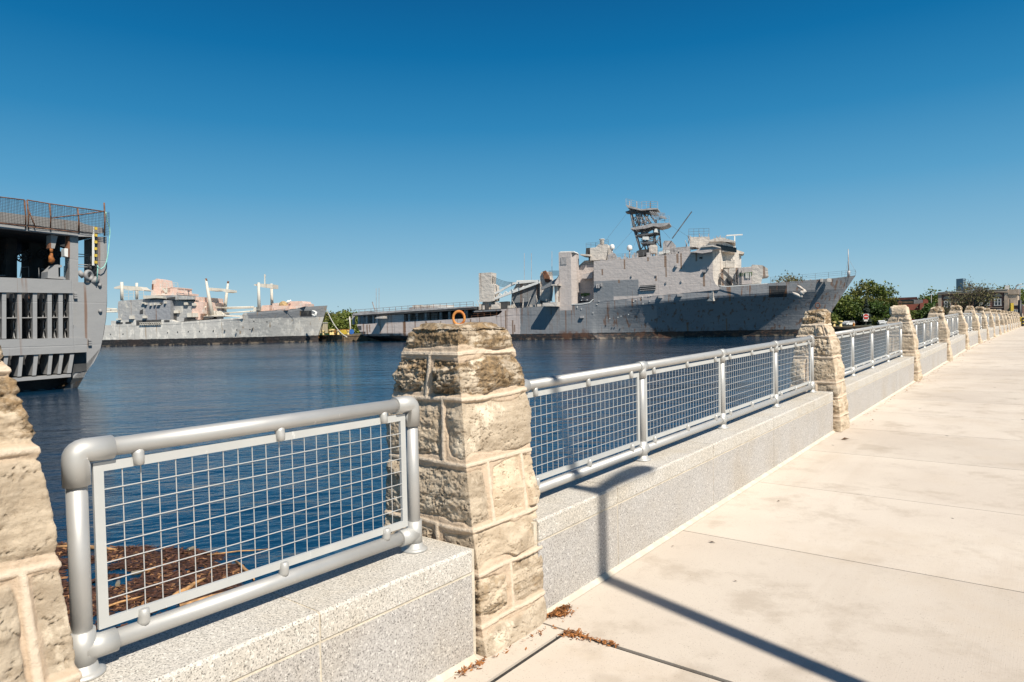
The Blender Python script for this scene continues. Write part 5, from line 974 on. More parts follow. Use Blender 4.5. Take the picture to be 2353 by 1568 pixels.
def limb(mb, p, d, L, r, depth, R, tips, spread=.55, up=.12):
    n = 3; pts = [np.array(p)]; d = np.array(d, float)
    for k in range(n):
        d = d + R.randn(3) * .12; d[2] += up * .5; d /= np.linalg.norm(d); pts.append(pts[-1] + d * L / n)
    mb.path(pts, [r, r * .88, r * .76, r * .62], 5 if depth > 1 else 4, False)
    if depth == 0: tips.append(pts[-1]); return
    for k in range(R.randint(2, 4) + (1 if depth > 2 else 0)):
        v = R.randn(3); v -= d * (v @ d); v /= np.linalg.norm(v); nd = d + v * spread * (.7 + .6 * R.rand()); nd /= np.linalg.norm(nd)
        limb(mb, pts[-1 if k < 2 else -2], nd, L * (.62 + .2 * R.rand()), r * .64, depth - 1, R, tips, spread, up)
    tips.append(pts[-1])
def leaves(tips, n, rad, size, R, flat=1.0):
    V = []; Fc = []; A = []
    T = np.array(tips); cl = R.rand(len(T))
    for k in range(n):
        i = R.randint(len(T)); o = R.randn(3) * rad * np.array([1, 1, flat]); c = T[i] + o
        a = R.randn(3); a /= np.linalg.norm(a); b = np.cross(a, R.randn(3)); b /= np.linalg.norm(b); s = size * (.5 + R.rand())
        q = len(V); V += [c - a * s, c + b * s * .55, c + a * s, c - b * s * .55]; Fc.append((q, q + 1, q + 2, q + 3))
        A += [(cl[i] * .6 + .4 * R.rand(), float(R.rand() > .8), 0, 1)] * 4
    mb = MB(); mb.add(V, Fc); return mb, A
def tree(base, h, w_, kind, label, seed, n=2600, name='tree', size=None, trunk=.18, depth=3, bare=False, group='trees on the far bank', rad=None, spread=.6, thick=1.0):
    R = np.random.RandomState(seed); root = thing(name, label, 'tree', base, group)
    mb = MB(); tips = []; r0 = (h * .018 + .06) * thick; tr = h * trunk
    base = np.array(base, float)
    mb.path([base - [0, 0, .3], base + [0, 0, tr * .5], base + [.03 * h * R.randn() * .3, 0, tr]], [r0 * 1.5, r0 * 1.1, r0], 8, True)
    top = base + np.array([0, 0, tr]); nl = 5
    for k in range(nl):
        q = 2 * math.pi * k / nl + R.rand(); sp = w_ / h * (.35 + .5 * R.rand()); d = np.array([math.cos(q) * sp, math.sin(q) * sp, .8]); d /= np.linalg.norm(d)
        limb(mb, top - np.array([0, 0, tr * .3 * R.rand()]), d, h * (.26 + .12 * R.rand()), r0 * .6, depth - 1, R, tips, spread, .1)
    T = np.array(tips); c = T - base
    # scale the branch cloud to the wanted height and width
    sz = (h * .94 - tr) / max(1e-3, (c[:, 2].max() - tr)); sxy = (w_ * .46) / max(1e-3, np.percentile(np.hypot(c[:, 0], c[:, 1]), 95))
    ctr = np.array([np.median(c[:, 0]), np.median(c[:, 1])])
    def rs_(p):
        p = np.array(p) - base; p[:2] = p[:2] - ctr * np.clip((p[2] - tr) / (h * .3), 0, 1); k = np.clip((p[2] - tr * .4) / (tr * .6 + 1e-6), 0, 1); return base + np.array([p[0] * (1 + (sxy - 1) * k), p[1] * (1 + (sxy - 1) * k), p[2] if p[2] < tr else tr + (p[2] - tr) * sz])
    mb.v = [tuple(rs_(p)) for p in mb.v]; tips = [rs_(p) for p in tips]
    mb.build('trunk', m_bark, root)
    size = size or max(.28, h * .028); rad = rad or w_ * .085
    if n:
        lb, A = leaves(tips, n, rad, size, R, .8); lb.build('crown', m_leaf[kind], root, A)
    return root
def conifer(base, h, w_, kind, label, seed, n=2200):
    R = np.random.RandomState(seed); root = thing('spruce_tree', label, 'tree', base, 'trees on the far bank'); base = np.array(base)
    MB().path([base - [0, 0, .2], base + [0, 0, h * .95]], [h * .02, .04], 7).build('trunk', m_bark, root)
    V, Fc, A = [], [], []
    for k in range(n):
        z = h * (.08 + .92 * R.rand() ** 1.35); q = R.rand() * 6.28; lay = .75 + .25 * math.sin(z * 5.5 / h * 6.28); rr = w_ / 2 * (1 - z / h) * lay * (.45 + .6 * R.rand()) + .05
        c = base + np.array([math.cos(q) * rr, math.sin(q) * rr, z - rr * .25]); a = np.array([math.cos(q), math.sin(q), -.35 + .3 * R.randn()]); a /= np.linalg.norm(a); b = np.cross(a, [0, 0, 1]) ; b /= np.linalg.norm(b); s = .34 * (.5 + R.rand())
        i = len(V); V += [c - a * s, c + b * s * .45, c + a * s, c - b * s * .45]; Fc.append((i, i + 1, i + 2, i + 3)); A += [(R.rand(), float(R.rand() > .75), 0, 1)] * 4
    mb = MB(); mb.add(V, Fc); mb.build('crown', m_leaf[kind], root, A); return root
def TB(x, ybase, Y):            # a point on the far bank seen at pixel column x
    p = at_y(x, ybase, Y); p[2] = BZ; return p
def toph(x, y, Y): return at_y(x, y, Y)[2] - BZ
# left group behind the bow rope
for i, (x, yt, Y, w_, kind, lab) in enumerate([
    (752, 728, 292, 13, 'olive', 'brownish budding tree nearest the pale cargo bow'), (772, 722, 300, 14, 'olive', 'rounded olive tree left of the mooring rope top'), (792, 724, 288, 12, 'green', 'bright green tree right of the mooring rope'), (806, 728, 285, 10, 'green', 'green tree left of the grey utility pole'), (822, 731, 290, 11, 'green', 'green tree right of the utility pole, touching the big ship stern'), (742, 752, 275, 8, 'green', 'low green bush tree beside the cream shed'), (838, 735, 300, 12, 'dark', 'darker tree showing through the big ship stern gallery'), (730, 740, 310, 12, 'olive', 'olive tree mostly behind the pale cargo bow'), (860, 736, 305, 13, 'green', 'green tree behind the openings of the stern gallery'), (785, 745, 278, 9, 'green', 'low green tree in front of the taller ones behind the orange rail wagon')]):
    tree(TB(x, 770, Y), toph(x, yt, Y), w_, kind, lab, 100 + i, 2600, size=.55, trunk=.12, spread=.75, rad=1.5)
# right group beyond the bow
for i, (x, yt, Y, w_, kind, n, lab, sz) in enumerate([
    (1975, 645, 232, 10, 'olive', 1200, 'tall airy olive tree right beside the grey bow', .42), (2013, 640, 236, 9, 'green', 1100, 'tall bright green tree with a leafy leaning side limb', .45), (2036, 646, 238, 7, 'green', 450, 'slim feathery green tree at the right of the tall group', .4), (1935, 682, 228, 13, 'green', 2600, 'bushy green tree under the overhanging grey bow', .42), (1950, 700, 226, 11, 'dark', 2600, 'dark low tree against the grey bow stem', .42), (2036, 688, 233, 9, 'olive', 1900, 'bushy olive tree before the left end of the red shed', .42), (2018, 694, 228, 10, 'dark', 2200, 'dark tree standing behind the do not enter sign', .42), (2061, 722, 230, 5, 'olive', 900, 'low olive tree left of the square cap pillar', .4),
    (2112, 722, 228, 6, 'green', 1100, 'small green tree before the shed, left of its red gable', .4), (2133, 708, 226, 8, 'dark', 1800, 'dark green bush tree below the red gable of the shed', .4), (1998, 728, 222, 8, 'green', 1800, 'low green shrub tree beside the blue spruce', .4), (1918, 728, 224, 7, 'green', 1500, 'low green shrub near the yellow bollards', .4)]):
    tree(TB(x, 748, Y), toph(x, yt, Y), w_, kind, lab, 200 + i, n, size=sz, trunk=.2 if i < 3 else .12, spread=.7)
conifer(TB(1991, 750, 219), toph(1991, 686, 219), 5.2, 'blue', 'bluish grey spruce tree left of the do not enter sign', 300)
for i, (x, yt, Y, w_, kind, lab) in enumerate([(2162, 668, 300, 13, 'green', 'green tree rising behind the right end of the red shed'), (2180, 672, 305, 11, 'dark', 'dark green tree between the shed and the brick office'), (2146, 680, 310, 9, 'green', 'small green tree top below the curved street lamp'), (2150, 700, 270, 12, 'dark', 'dark bushy tree right of the red shed gable'), (2300, 664, 330, 16, 'olive', 'olive tree over the right roof of the brick office'), (2325, 668, 320, 14, 'green', 'green tree right of the brick office behind the traffic signal'), (2345, 672, 310, 15, 'green', 'green tree at the right edge behind the black signal mast'), (2335, 690, 300, 12, 'green', 'lower green tree right of the office behind the small brick annex'), (2375, 668, 315, 18, 'green', 'green tree cut by the right edge of the picture'),
    (2085, 694, 380, 22, 'olive', 'distant olive tree over the middle of the shed roof'), (2060, 696, 370, 18, 'green', 'distant green tree over the left of the shed roof'), (2040, 694, 360, 16, 'olive', 'far olive tree seen between the tall bow trees')]):
    tree(TB(x, 735, Y), toph(x, yt, Y), w_, kind, lab, 400 + i, 2200, size=.5, trunk=.12, spread=.75, rad=w_ * .1)
tree(TB(2200, 735, 262), toph(2200, 655, 262), 12, 'bud', 'thin bare tree left of the brick office roof', 501, 260, depth=4, size=.3, trunk=.25, spread=.7, thick=1.8)
tree(TB(2222, 735, 240), toph(2222, 652, 262), 9, 'bud', 'thin twiggy tree in front of the bluish tower block', 502, 420, depth=4, size=.3, trunk=.25, thick=1.6)
tree(TB(2226, 735, 118), toph(2226, 634, 118), 9.5, 'bud', 'large bare budding tree in front of the brick office', 503, 2300, depth=5, size=.13, trunk=.10, name='budding_tree', spread=.5, rad=.6, thick=2.3)
tree(at_y(1818, 700, 250) * np.array([1, 1, 0]) + np.array([0, 0, BZ]), toph(1818, 621, 250), 13, 'bud', 'pale budding treetop showing above the foredeck of the big warship', 504, 900, depth=4, size=.4, trunk=.5)
# ---------------------------------------------------------------- buildings
def brickmat(name, c1, c2, mo, sc=1.0):
    t = NT(name); b = t.n('ShaderNodeTexBrick', Scale=1.0); co = t.coord((1, 1, 1), -HB); s = t.n('ShaderNodeSeparateXYZ'); t.put(s.inputs[0], co); cc = t.n('ShaderNodeCombineXYZ'); t.put(cc.inputs[0], t.math('ADD', s.outputs[0], s.outputs[1])); t.put(cc.inputs[1], s.outputs[2]); t.put(b.inputs['Vector'], cc.outputs[0])
    b.inputs['Brick Width'].default_value = .22 * sc; b.inputs['Row Height'].default_value = .075 * sc; b.inputs['Mortar Size'].default_value = .008 * sc
    b.inputs['Color1'].default_value = (*c1, 1); b.inputs['Color2'].default_value = (*c2, 1); b.inputs['Mortar'].default_value = (*mo, 1)
    c = t.mix(t.ramp(t.noise(.6, 6), .3, .7), b.outputs['Color'], (.85, .85, .85), 'MULTIPLY'); return t.done(c, .85)
HB = math.atan2(n2[1], n2[0])
m_brick = brickmat('red_brick', (.24, .095, .07), (.18, .07, .055), (.28, .21, .17)); m_lime = simple('limestone_trim', (.52, .40, .30), .85, 0, .12, 1.0); m_roofr = simple('rusty_roof', (.11, .035, .025), .8, 0, .3, .4); m_red2 = simple('red_brick_gable', (.30, .09, .06), .85, 0, .12, 1); m_white = simple('white_window_paint', (.62, .60, .56), .5, 0, .05, 2); m_pane = simple('window_pane_glass', (.02, .025, .03), .08); m_cap = simple('pale_parapet', (.62, .58, .52), .7)
hb = crop(4.7440, 3600, 1080)
FH = Frame(at_y(2165, 730, 205) * np.array([1, 1, 0]) + np.array([0, 0, 2.2]), n2, w2)
OFF = thing('brick_office', 'two storey brick office with limestone corners behind the budding tree', 'building', FH.P)
def HB_(name, mat, items, parent=OFF):
    mb = MB()
    for pts, v0, v1 in items: mb.prism(FH, PX(FH, hb, pts, v0), v0, v1)
    return each(mb, name, mat, parent)
HB_('wall', m_brick, [([(722, 880), (722, 440), (1990, 385), (2050, 400), (2050, 880)], 0, 18)])
tr = MB()
for x0, x1, yt in ((722, 787, 450), (1978, 2048, 400)): tr.prism(FH, PX(FH, hb, [(x0, 880), (x0, yt), (x1, yt), (x1, 880)], -.25), -.25, 0)
each(tr, 'quoin', m_lime, OFF)
HB_('cornice', m_lime, [([(715, 470), (715, 432), (2050, 368), (2050, 430), (1985, 428), (1800, 425), (850, 462)], -.5, .1), ([(722, 745), (722, 738), (1978, 708), (1978, 718)], -.15, .05)])
HB_('parapet_cap', m_cap, [([(712, 434), (712, 422), (2030, 362), (2052, 362), (2052, 372)], -.6, 18.4)])
(aR, zR) = FH.px(*hb(2050, 400), 0); sd = MB(); sd.box(FH, aR, aR + 2.2, -.1, 16, -2, zR - 1); sd.box(FH, aR, aR + 2.5, -.35, 16.2, zR - 1, zR + .4); sd.build('side_pavilion', m_lime, OFF)
def window(x0, y0, x1, y1, arch=False):
    mb = MB(); (a0, z1), (a1_, z0) = FH.px(*hb(x0, y0), 0), FH.px(*hb(x1, y1), 0)
    for q in ((a0 - .12, a0 + .12, z0, z1), (a1_ - .12, a1_ + .12, z0, z1), ((a0 + a1_) / 2 - .12, (a0 + a1_) / 2 + .12, z0, z1)): mb.box(FH, q[0], q[1], -.12, .1, q[2], q[3])
    mb.box(FH, a0, a1_, -.115, .1, z1 - .2, z1); mb.box(FH, a0 - .2, a1_ + .2, -.25, .1, z0 - .2, z0); mb.box(FH, a0, a1_, -.08, .05, (z0 + z1) / 2 - .07, (z0 + z1) / 2 + .07)
    wo = mb.build('window', m_white, OFF); MB().box(FH, a0 + .12, a1_ - .12, -.06, -.03, z0 + .02, z1 - .2).build('pane', m_pane, wo)
    if arch:
        ar = MB(); c = ((a0 + a1_) / 2, z1 + .45); rr = (a1_ - a0) / 2 + .35; m = 12; P_ = [(c[0] + rr * math.cos(math.pi * k / m), c[1] + .1 + rr * .85 * math.sin(math.pi * k / m)) for k in range(m + 1)]; ar.prism(FH, P_, -.14, .0); ar.build('arch_panel', m_lime, wo)
for x0, y0, x1, y1, ac in ((845, 590, 955, 700, True), (1045, 585, 1155, 690, False), (1515, 570, 1560, 670, False), (1625, 560, 1700, 670, False), (1795, 548, 1915, 668, True), (1850, 745, 1915, 800, False)): window(x0, y0, x1, y1, ac)
rv = MB(); (a, z) = FH.px(*hb(2030, 362), 3); rv.box(FH, a - .5, a + .5, 3, 4, z - .2, z + 1); rv.path([FH.w(a + 2, 2, z - .5), FH.w(a + 2.2, 2, z + .8), FH.w(a + 3.4, 1.5, z + 1.2)], .15, 6); rv.build('roof_vent', m_white, OFF)
AN = thing('brick_annex', 'low brick annex with paired white windows at the far right', 'building', at_y(2320, 745, 190) * np.array([1, 1, 0]) + np.array([0, 0, 2.2])); FN = Frame(AN.location, FH.u, FH.v)
mb = MB(); mb.prism(FN, PX(FN, hb, [(2110, 860), (2110, 675), (2330, 668), (2330, 860)], 0), 0, 10); mb.build('wall', m_brick, AN); mb = MB(); mb.prism(FN, PX(FN, hb, [(2105, 680), (2105, 668), (2335, 660), (2335, 672)], -.2), -.2, 10.2); mb.build('parapet_cap', m_cap, AN)
for x0, x1 in ((2145, 2205), (2215, 2275)):
    (a0, z1), (a1_, z0) = FN.px(*hb(x0, 752), 0), FN.px(*hb(x1, 835), 0); wm_ = MB()
    for q in ((a0, a0 + .25), (a1_ - .25, a1_)): wm_.box(FN, q[0], q[1], -.1, .05, z0, z1)
    wm_.box(FN, a0, a1_, -.11, .05, z1 - .25, z1); wo = wm_.build('window', m_white, AN); MB().box(FN, a0 + .2, a1_ - .2, -.04, .0, z0, z1 - .2).build('pane', m_pane, wo)
# red shed
sc_ = crop(5.3477, 3280, 1080)
FS = Frame(at_y(2080, 735, 255) * np.array([1, 1, 0]) + np.array([0, 0, 2.2]), (math.cos(-.5), math.sin(-.5)), (math.sin(.5), math.cos(.5)))
SHD = thing('red_shed', 'long low red brick shed with a rusty stepped roof behind the trees', 'building', FS.P)
def SD(name, mat, items):
    mb = MB()
    for pts, v0, v1 in items: mb.prism(FS, PX(FS, sc_, pts, v0), v0, v1)
    return each(mb, name, mat, SHD)
SD('wall', m_red2, [([(400, 860), (400, 770), (1420, 755), (2140, 735), (2140, 860)], 0, 14), ([(2138, 860), (2138, 715), (2205, 700), (2222, 720), (2222, 835)], -1.5, 12), ([(2208, 715), (2208, 635), (2260, 622), (2315, 650), (2315, 715)], 5, 14)]); SD('shed_roof', m_roofr, [([(400, 660), (410, 630), (1480, 605), (2080, 580), (2088, 628), (1500, 650)], 6, 10)])
SD('roof_light_band', m_glass, [([(400, 770), (400, 655), (1440, 650), (2205, 632), (2205, 705), (2140, 740), (1420, 758)], .5, 13)]); SD('roof_strip', m_timber, [([(400, 700), (400, 668), (1420, 648), (1420, 668)], .2, .5), ([(1420, 705), (1420, 690), (1545, 684), (1545, 722), (1420, 728)], .2, .5), ([(1595, 718), (1595, 682), (1995, 672), (1995, 705)], .2, .5), ([(1420, 768), (1420, 752), (2140, 718), (2140, 738)], .1, .5)])
mb = MB()
for k in range(9): a, z = FS.px(*sc_(2010 + 22 * k, 640), .3); mb.box(FS, a, a + .2, .2, .5, z - 3, z)
each(mb, 'roof_mullion', m_grey, SHD)
# bluish towers on the horizon
m_tower = simple('hazy_tower_glass', (.19, .27, .33), .4, 0, .08, .05)
for nm_, x0, x1, yt, Y, lab in (('tower_block', 2213, 2219, 640, 2600, 'slim hazy tower rising left of the budding tree'), ('tower_block', 2220, 2256, 660, 2500, 'broad hazy blue tower block just above the brick office roof')):
    p0, p1 = at_y(x0, 730, Y), at_y(x1, 730, Y); tp = at_y(x0, yt, Y)[2]; f = Frame((p0[0], Y, 0), (1, 0), (0, 1)); wd_ = p1[0] - p0[0]; root = thing(nm_, lab, 'building', f.P); MB().box(f, 0, wd_, 0, 40, 0, tp).build('tower_shaft', m_tower, root)
    fl_ = MB()
    for k in range(12): fl_.box(f, -.2, wd_ + .2, -.4, 0, tp * (.3 + .058 * k), tp * (.3 + .058 * k) + 1.2)
    each(fl_, 'floor_band', m_pane, root)
# ---------------------------------------------------------------- left quay things
pq = lambda x, y, Y: at_y(*pc(x, y), Y)
def boxthing(name, lab, cat, x0, y0, x1, y1, Y, dep, mat, group=None, extra=None):
    p0, p1 = pq(x0, y0, Y), pq(x1, y1, Y); f = Frame((p0[0], Y, 0), (1, 0), (0, 1)); root = thing(name, lab, cat, (p0[0], Y, BZ), group); MB().box(f, 0, p1[0] - p0[0], 0, dep, max(BZ, p1[2]) if y1 < 1200 else BZ, p0[2]).build('body', mat, root); return root, f, p1[0] - p0[0], p0[2]
m_creamw = simple('cream_siding', (.56, .47, .31), .8, 0, .08, .8); m_grn = simple('dark_green_steel', (.015, .055, .025), .6, 0, .2, .5); m_oran = simple('orange_brown_steel', (.28, .13, .03), .75, 0, .3, .4, .2); m_bl = simple('blue_tarpaulin', (.03, .13, .42), .6, 0, .15, 1); m_rdb = simple('maroon_panel', (.14, .03, .02), .7)
r_, f_, w_, z_ = boxthing('quay_shed', 'cream shed on the quay beside the pale cargo bow', 'shed', 250, 808, 388, 1210, 252, 6, m_creamw); MB().box(f_, -.1, w_ + .15, -.15, 6.2, z_, z_ + .25).build('roof_edge', m_cap, r_); MB().box(f_, -2.4, -.2, -.3, 3, BZ, z_ - 5.5).build('side_panel', m_oran, r_)
r_, f_, w_, z_ = boxthing('skip', 'dark green steel skip on the quay in front of the cream shed', 'skip', 288, 1105, 850, 1212, 247.6, 2.2, m_grn)
sk = MB()
for k in range(9): sk.box(f_, w_ * k / 8 - .1, w_ * k / 8 + .1, -.12, 0, BZ, z_)
each(sk, 'side_rib', m_grn, r_); MB().box(f_, -.1, w_ + .1, -.15, 2.3, z_, z_ + .12).build('rim', m_grn, r_)
r_, f_, w_, z_ = boxthing('tarpaulin', 'blue tarpaulin over the green skip', 'tarpaulin', 610, 1090, 840, 1106, 247.9, 1.6, m_bl)
r_, f_, w_, z_ = boxthing('timber_stack', 'yellow timber laid across the green skip', 'timber', 440, 1088, 605, 1106, 247.9, 1.6, m_yel)
r_, f_, w_, z_ = boxthing('crate', 'brown crate on the quay edge beside the yellow bollards', 'crate', 680, 1110, 790, 1210, 246, 1.5, m_oran)
r_, f_, w_, z_ = boxthing('rail_wagon', 'long orange brown rail wagon in front of the green trees', 'wagon', 535, 990, 1112, 1095, 262, 3, m_oran)
wg = MB()
for k in range(13): wg.box(f_, w_ * k / 12 - .1, w_ * k / 12 + .1, -.12, 0, z_ - 3.2, z_)
each(wg, 'side_post', m_oran, r_); MB().box(f_, w_ * .36, w_ * .65, -.1, 0, z_ - 2.6, z_ - .1).build('dark_door', m_blk, r_)
ex = thing('excavator', 'small yellow excavator where the mooring rope reaches the quay', 'excavator', pq(900, 1190, 250) * np.array([1, 1, 0]) + np.array([0, 0, BZ])); fx = Frame(pq(850, 1100, 250) * np.array([1, 1, 0]), (1, 0), (0, 1)); z0 = pq(0, 1150, 250)[2]
MB().prism(fx, [(0, z0 - .2), (.2, z0 + 1.6), (1.6, z0 + 1.7), (3.2, z0 + .2)], 0, 1.8).build('cab', m_yel, ex); mb = MB(); mb.box(fx, .2, 3.4, -.1, 2, BZ, z0 - .2); mb.build('tracks', m_blk, ex); MB().bar(fx.w(1.4, .8, z0 + 1.4), fx.w(5.5, .8, z0 - .6), .35).build('boom', m_yel, ex)
m_bol = simple('yellow_bollard_paint', (.60, .45, .18), .6, 0, .15, 3)
def bollard(p, s, lab, mat=m_bol):
    root = thing('bollard', lab, 'bollard', p, 'mooring bollards on the quays'); MB().lathe(p, [(.38 * s, 0), (.36 * s, .1 * s), (.3 * s, .15 * s), (.28 * s, .8 * s)], 12).build('stem', mat, root); MB().lathe(np.array(p) + [0, 0, .8 * s], [(.28 * s, 0), (.48 * s, .1 * s), (.5 * s, .3 * s), (.3 * s, .42 * s), (.05, .44 * s)], 12).build('head', mat, root)
for x, y, s, lab in ((392, 1215, 1.3, 'yellow bollard before the left end of the green skip'), (593, 1208, 1.6, 'left one of two tall yellow bollards by the brown crate'), (648, 1208, 1.7, 'tall yellow bollard touching the left of the brown crate'), (808, 1205, 1.3, 'yellow bollard at the right of the brown crate'), (1090, 1200, 1.2, 'pale bollard below the utility pole')):
    p = pq(x, y, 245.2); p[2] = BZ; bollard(p, s, lab)
up = thing('utility_pole', 'pale grey utility pole with a crossarm left of the big ship stern', 'pole', pq(1135, 1120, 252) * np.array([1, 1, 0]) + np.array([0, 0, BZ])); a_ = pq(1130, 620, 252); b_ = np.array(up.location); b_ = np.array([a_[0] + .25, a_[1], BZ]); MB().path([b_, a_], [.32, .2], 8).build('pole', m_cap, up); c_ = pq(1120, 690, 252); MB().bar(c_ - [1.1, 0, 0], c_ + [1.1, 0, 0], .16).build('crossarm', m_cap, up)
bs = thing('blue_sign', 'round blue sign beside the big ship stern', 'sign', pq(1187, 1120, 250) * np.array([1, 1, 0]) + np.array([0, 0, BZ])); c_ = pq(1187, 1052, 250); MB().lathe(c_, [(.05, 0), (.95, .01), (.95, .08), (.05, .09)], 18, False, (0, -1, 0)).build('disc', m_bl, bs); MB().path([np.array([c_[0], 250.1, BZ]), c_ + [0, .1, 0]], .07, 6).build('post', m_grey, bs)
# ---------------------------------------------------------------- vehicles on the quay at the right
def car(p, L_, hd, mat, label, van=False, sc=1.0):
    root = thing('parked_van' if van else 'parked_car', label, 'van' if van else 'car', p, 'vehicles parked on the quay'); f = Frame(p, (math.cos(hd), math.sin(hd)), (-math.sin(hd), math.cos(hd)))
    Wd = 1.85; H_ = 1.95 if van else 1.5
    prof = [(-L_ / 2, .35), (-L_ / 2, .95), (-L_ / 2 + .15, 1.05), (-L_ / 2 + .3, H_), (L_ * .12, H_), (L_ * .27, 1.08), (L_ / 2 - .1, .95), (L_ / 2, .7), (L_ / 2, .35)] if not van else [(-L_ / 2, .35), (-L_ / 2, 1.85), (-L_ / 2 + .15, H_), (L_ * .18, H_), (L_ * .32, 1.15), (L_ / 2 - .1, 1.0), (L_ / 2, .75), (L_ / 2, .35)]
    mb = MB(); mb.prism(f, prof, -Wd / 2, Wd / 2); mb.build('body', mat, root)
    gl = MB(); gl.prism(f, [(-L_ / 2 + .35, 1.1), (-L_ / 2 + .45, H_ - .12), (L_ * .11, H_ - .12), (L_ * .235, 1.1)], -Wd / 2 - .01, Wd / 2 + .01); gl.build('side_glass', m_glass, root)
    ws = MB(); q = (L_ * .13, H_ - .1, L_ * .262, 1.12) if not van else (L_ * .19, H_ - .08, L_ * .315, 1.2); ws.add([f.w(q[0] + .02, -.75, q[1]), f.w(q[0] + .02, .75, q[1]), f.w(q[2] + .03, .8, q[3]), f.w(q[2] + .03, -.8, q[3])], [(0, 1, 2, 3)]); ws.build('windscreen', m_glass, root)
    for sx in (-1, 1):
        for sy in (-1, 1): MB().lathe(f.w(sx * L_ * .31, sy * (Wd / 2 - .2) , .34), [(.05, 0), (.34, .0), (.34, .22), (.05, .22)], 14, False, f.v * sy).build('wheel', m_blk, root)
    for sy in (-1, 1): MB().box(f, L_ / 2 - .02, L_ / 2 + .03, sy * .68 - .2, sy * .68 + .2, .68, .85).build('headlight', m_wht, root)
    MB().box(f, L_ / 2 - .03, L_ / 2 + .02, -.45, .45, .55, .72).build('grille', m_glass, root)
    return root
m_carw = simple('white_car_paint', (.70, .70, .69), .25, 0, .02, 1); m_cark = simple('black_car_paint', (.012, .012, .014), .25); m_carr = simple('red_car_paint', (.45, .02, .015), .3); m_carb = simple('dark_blue_car_paint', (.02, .04, .10), .3)
qr = lambda x, y, z=BZ: at_z(*sc_(x, y), z)
def car_at(x, y, Y, **k): p = at_y(*sc_(x, y), Y); p[2] = BZ; return p
car(car_at(1310, 1170, 216), 4.9, -1.9, m_carw, 'white car facing the water left of the square cap pillar'); car(car_at(1205, 1150, 222), 5.0, -2.3, m_carw, 'white van parked left of the white car facing the water', True); car(car_at(1420, 1140, 226), 5.4, -2.0, m_carw, 'white van behind the white car facing the water', True)
car(car_at(730, 1180, 221), 5.0, .3, m_cark, 'black car parked below the trees left of the spruce'); car(car_at(600, 1180, 217), 4.4, -2.6, m_carw, 'pale car half hidden behind the black car'); car(car_at(930, 1170, 224), 4.6, -.2, m_cark, 'dark car in tree shade behind the do not enter sign')
car(car_at(2070, 1060, 224), 4.6, -.3, m_carr, 'bright red car just above the railing beyond the square cap pillar'); car(car_at(2140, 1080, 214), 4.7, -.4, m_carb, 'dark blue car in front of the red car'); car(car_at(2345, 980, 240), 4.7, -1.2, m_carw, 'white car left of the bulging shoulder pillar')
for x, y, s, lab in ((300, 1215, 1.25, 'yellow bollard closest to the big grey bow on the right quay'), (437, 1220, 1.45, 'larger yellow bollard at the right quay corner')):
    p = at_z(*sc_(x, y), BZ); bollard(p, s, lab)
m_hyd = simple('orange_hydrant_paint', (.55, .20, .02), .5); p = at_z(*sc_(722, 1205), BZ); hy = thing('hydrant', 'small orange hydrant on the quay before the black car', 'hydrant', p); MB().lathe(p, [(.28, 0), (.26, .1), (.2, .15), (.2, .75), (.27, .8), (.24, .95), (.08, 1.1)], 12).build('barrel', m_hyd, hy); MB().bar(p + [-.35, 0, .6], p + [.35, 0, .6], .2).build('side_outlet', m_hyd, hy)
p = at_z(*sc_(985, 1195), BZ); sg = thing('do_not_enter_sign', 'red do not enter sign on a post with a white plate below', 'sign', p); Y_ = p[1]
c_ = at_y(*sc_(985, 1000), Y_ - .1); f = Frame(c_, (1, 0), (0, 1)); MB().path([p, c_ + [0, .06, 1.0]], .06, 6).build('post', m_grey, sg); MB().box(f, -.85, .85, 0, .05, -.9, .85).build('sign_plate', m_white, sg); MB().lathe(c_, [(.05, 0), (.8, .005), (.8, .03), (.05, .035)], 20, False, (0, -1, 0)).build('red_disc', m_red, sg); MB().box(f, -.55, .55, -.06, -.02, -.13, .13).build('white_bar', m_white, sg); c2 = at_y(*sc_(982, 1060), Y_ - .1); f2_ = Frame(c2, (1, 0), (0, 1)); MB().box(f2_, -.6, .6, 0, .04, -.6, .5).build('lower_plate', m_white, sg)
# lamp posts, signals
m_blkp = simple('black_pole_paint', (.01, .01, .011), .5)
def pole(name, lab, x, yt, yb, Y, r, mat, arm=None, cat='lamp post', group=None):
    t_ = at_y(x, yt, Y); b_ = np.array([t_[0], Y, min(4, at_y(x, yb, Y)[2])]); root = thing(name, lab, cat, b_, group); MB().path([b_, t_], [r, r * .7], 8).build('pole', mat, root)
    if arm: MB().path([t_ - [0, 0, .6], t_ + [.1 * arm, 0, .0], t_ + [.5 * arm, 0, .5], t_ + [arm, 0, .6]], r * .5, 6).build('lamp_arm', mat, root); MB().bar(t_ + [arm, 0, .55], t_ + [arm * 1.35, 0, .55], .3, .15).build('lamp_head', m_cap, root)
    return root, t_, b_
pole('street_lamp', 'tall street lamp with curved arm behind the shed roof', 2140, 676, 735, 290, .14, m_grey, 1.6); pole('street_lamp', 'thin bare lamp pole over the middle of the shed roof', 2045, 689, 735, 330, .12, m_grey)
pole('lamp_post', 'black lamp post in front of the brick office windows', 2260.6, 712, 770, 110, .16, m_blkp)
pole('lamp_post', 'short dark post before the right corner of the brick office', 2327, 706, 770, 118, .06, m_blkp)
rt, t_, b_ = pole('signal_mast', 'thick black traffic signal mast with street light arm at the right', 2343.5, 690, 775, 78, .26, m_blkp, None, 'traffic signal')
MB().path([t_, t_ + [0, 0, 1.3], t_ + [.12, 0, 1.55], t_ + [.95, 0, 1.6]], .05, 6).build('light_arm', m_grey, rt); MB().path([t_ - [0, 0, .25], t_ + [6, -1, -.3]], .09, 6).build('signal_arm', m_blkp, rt)
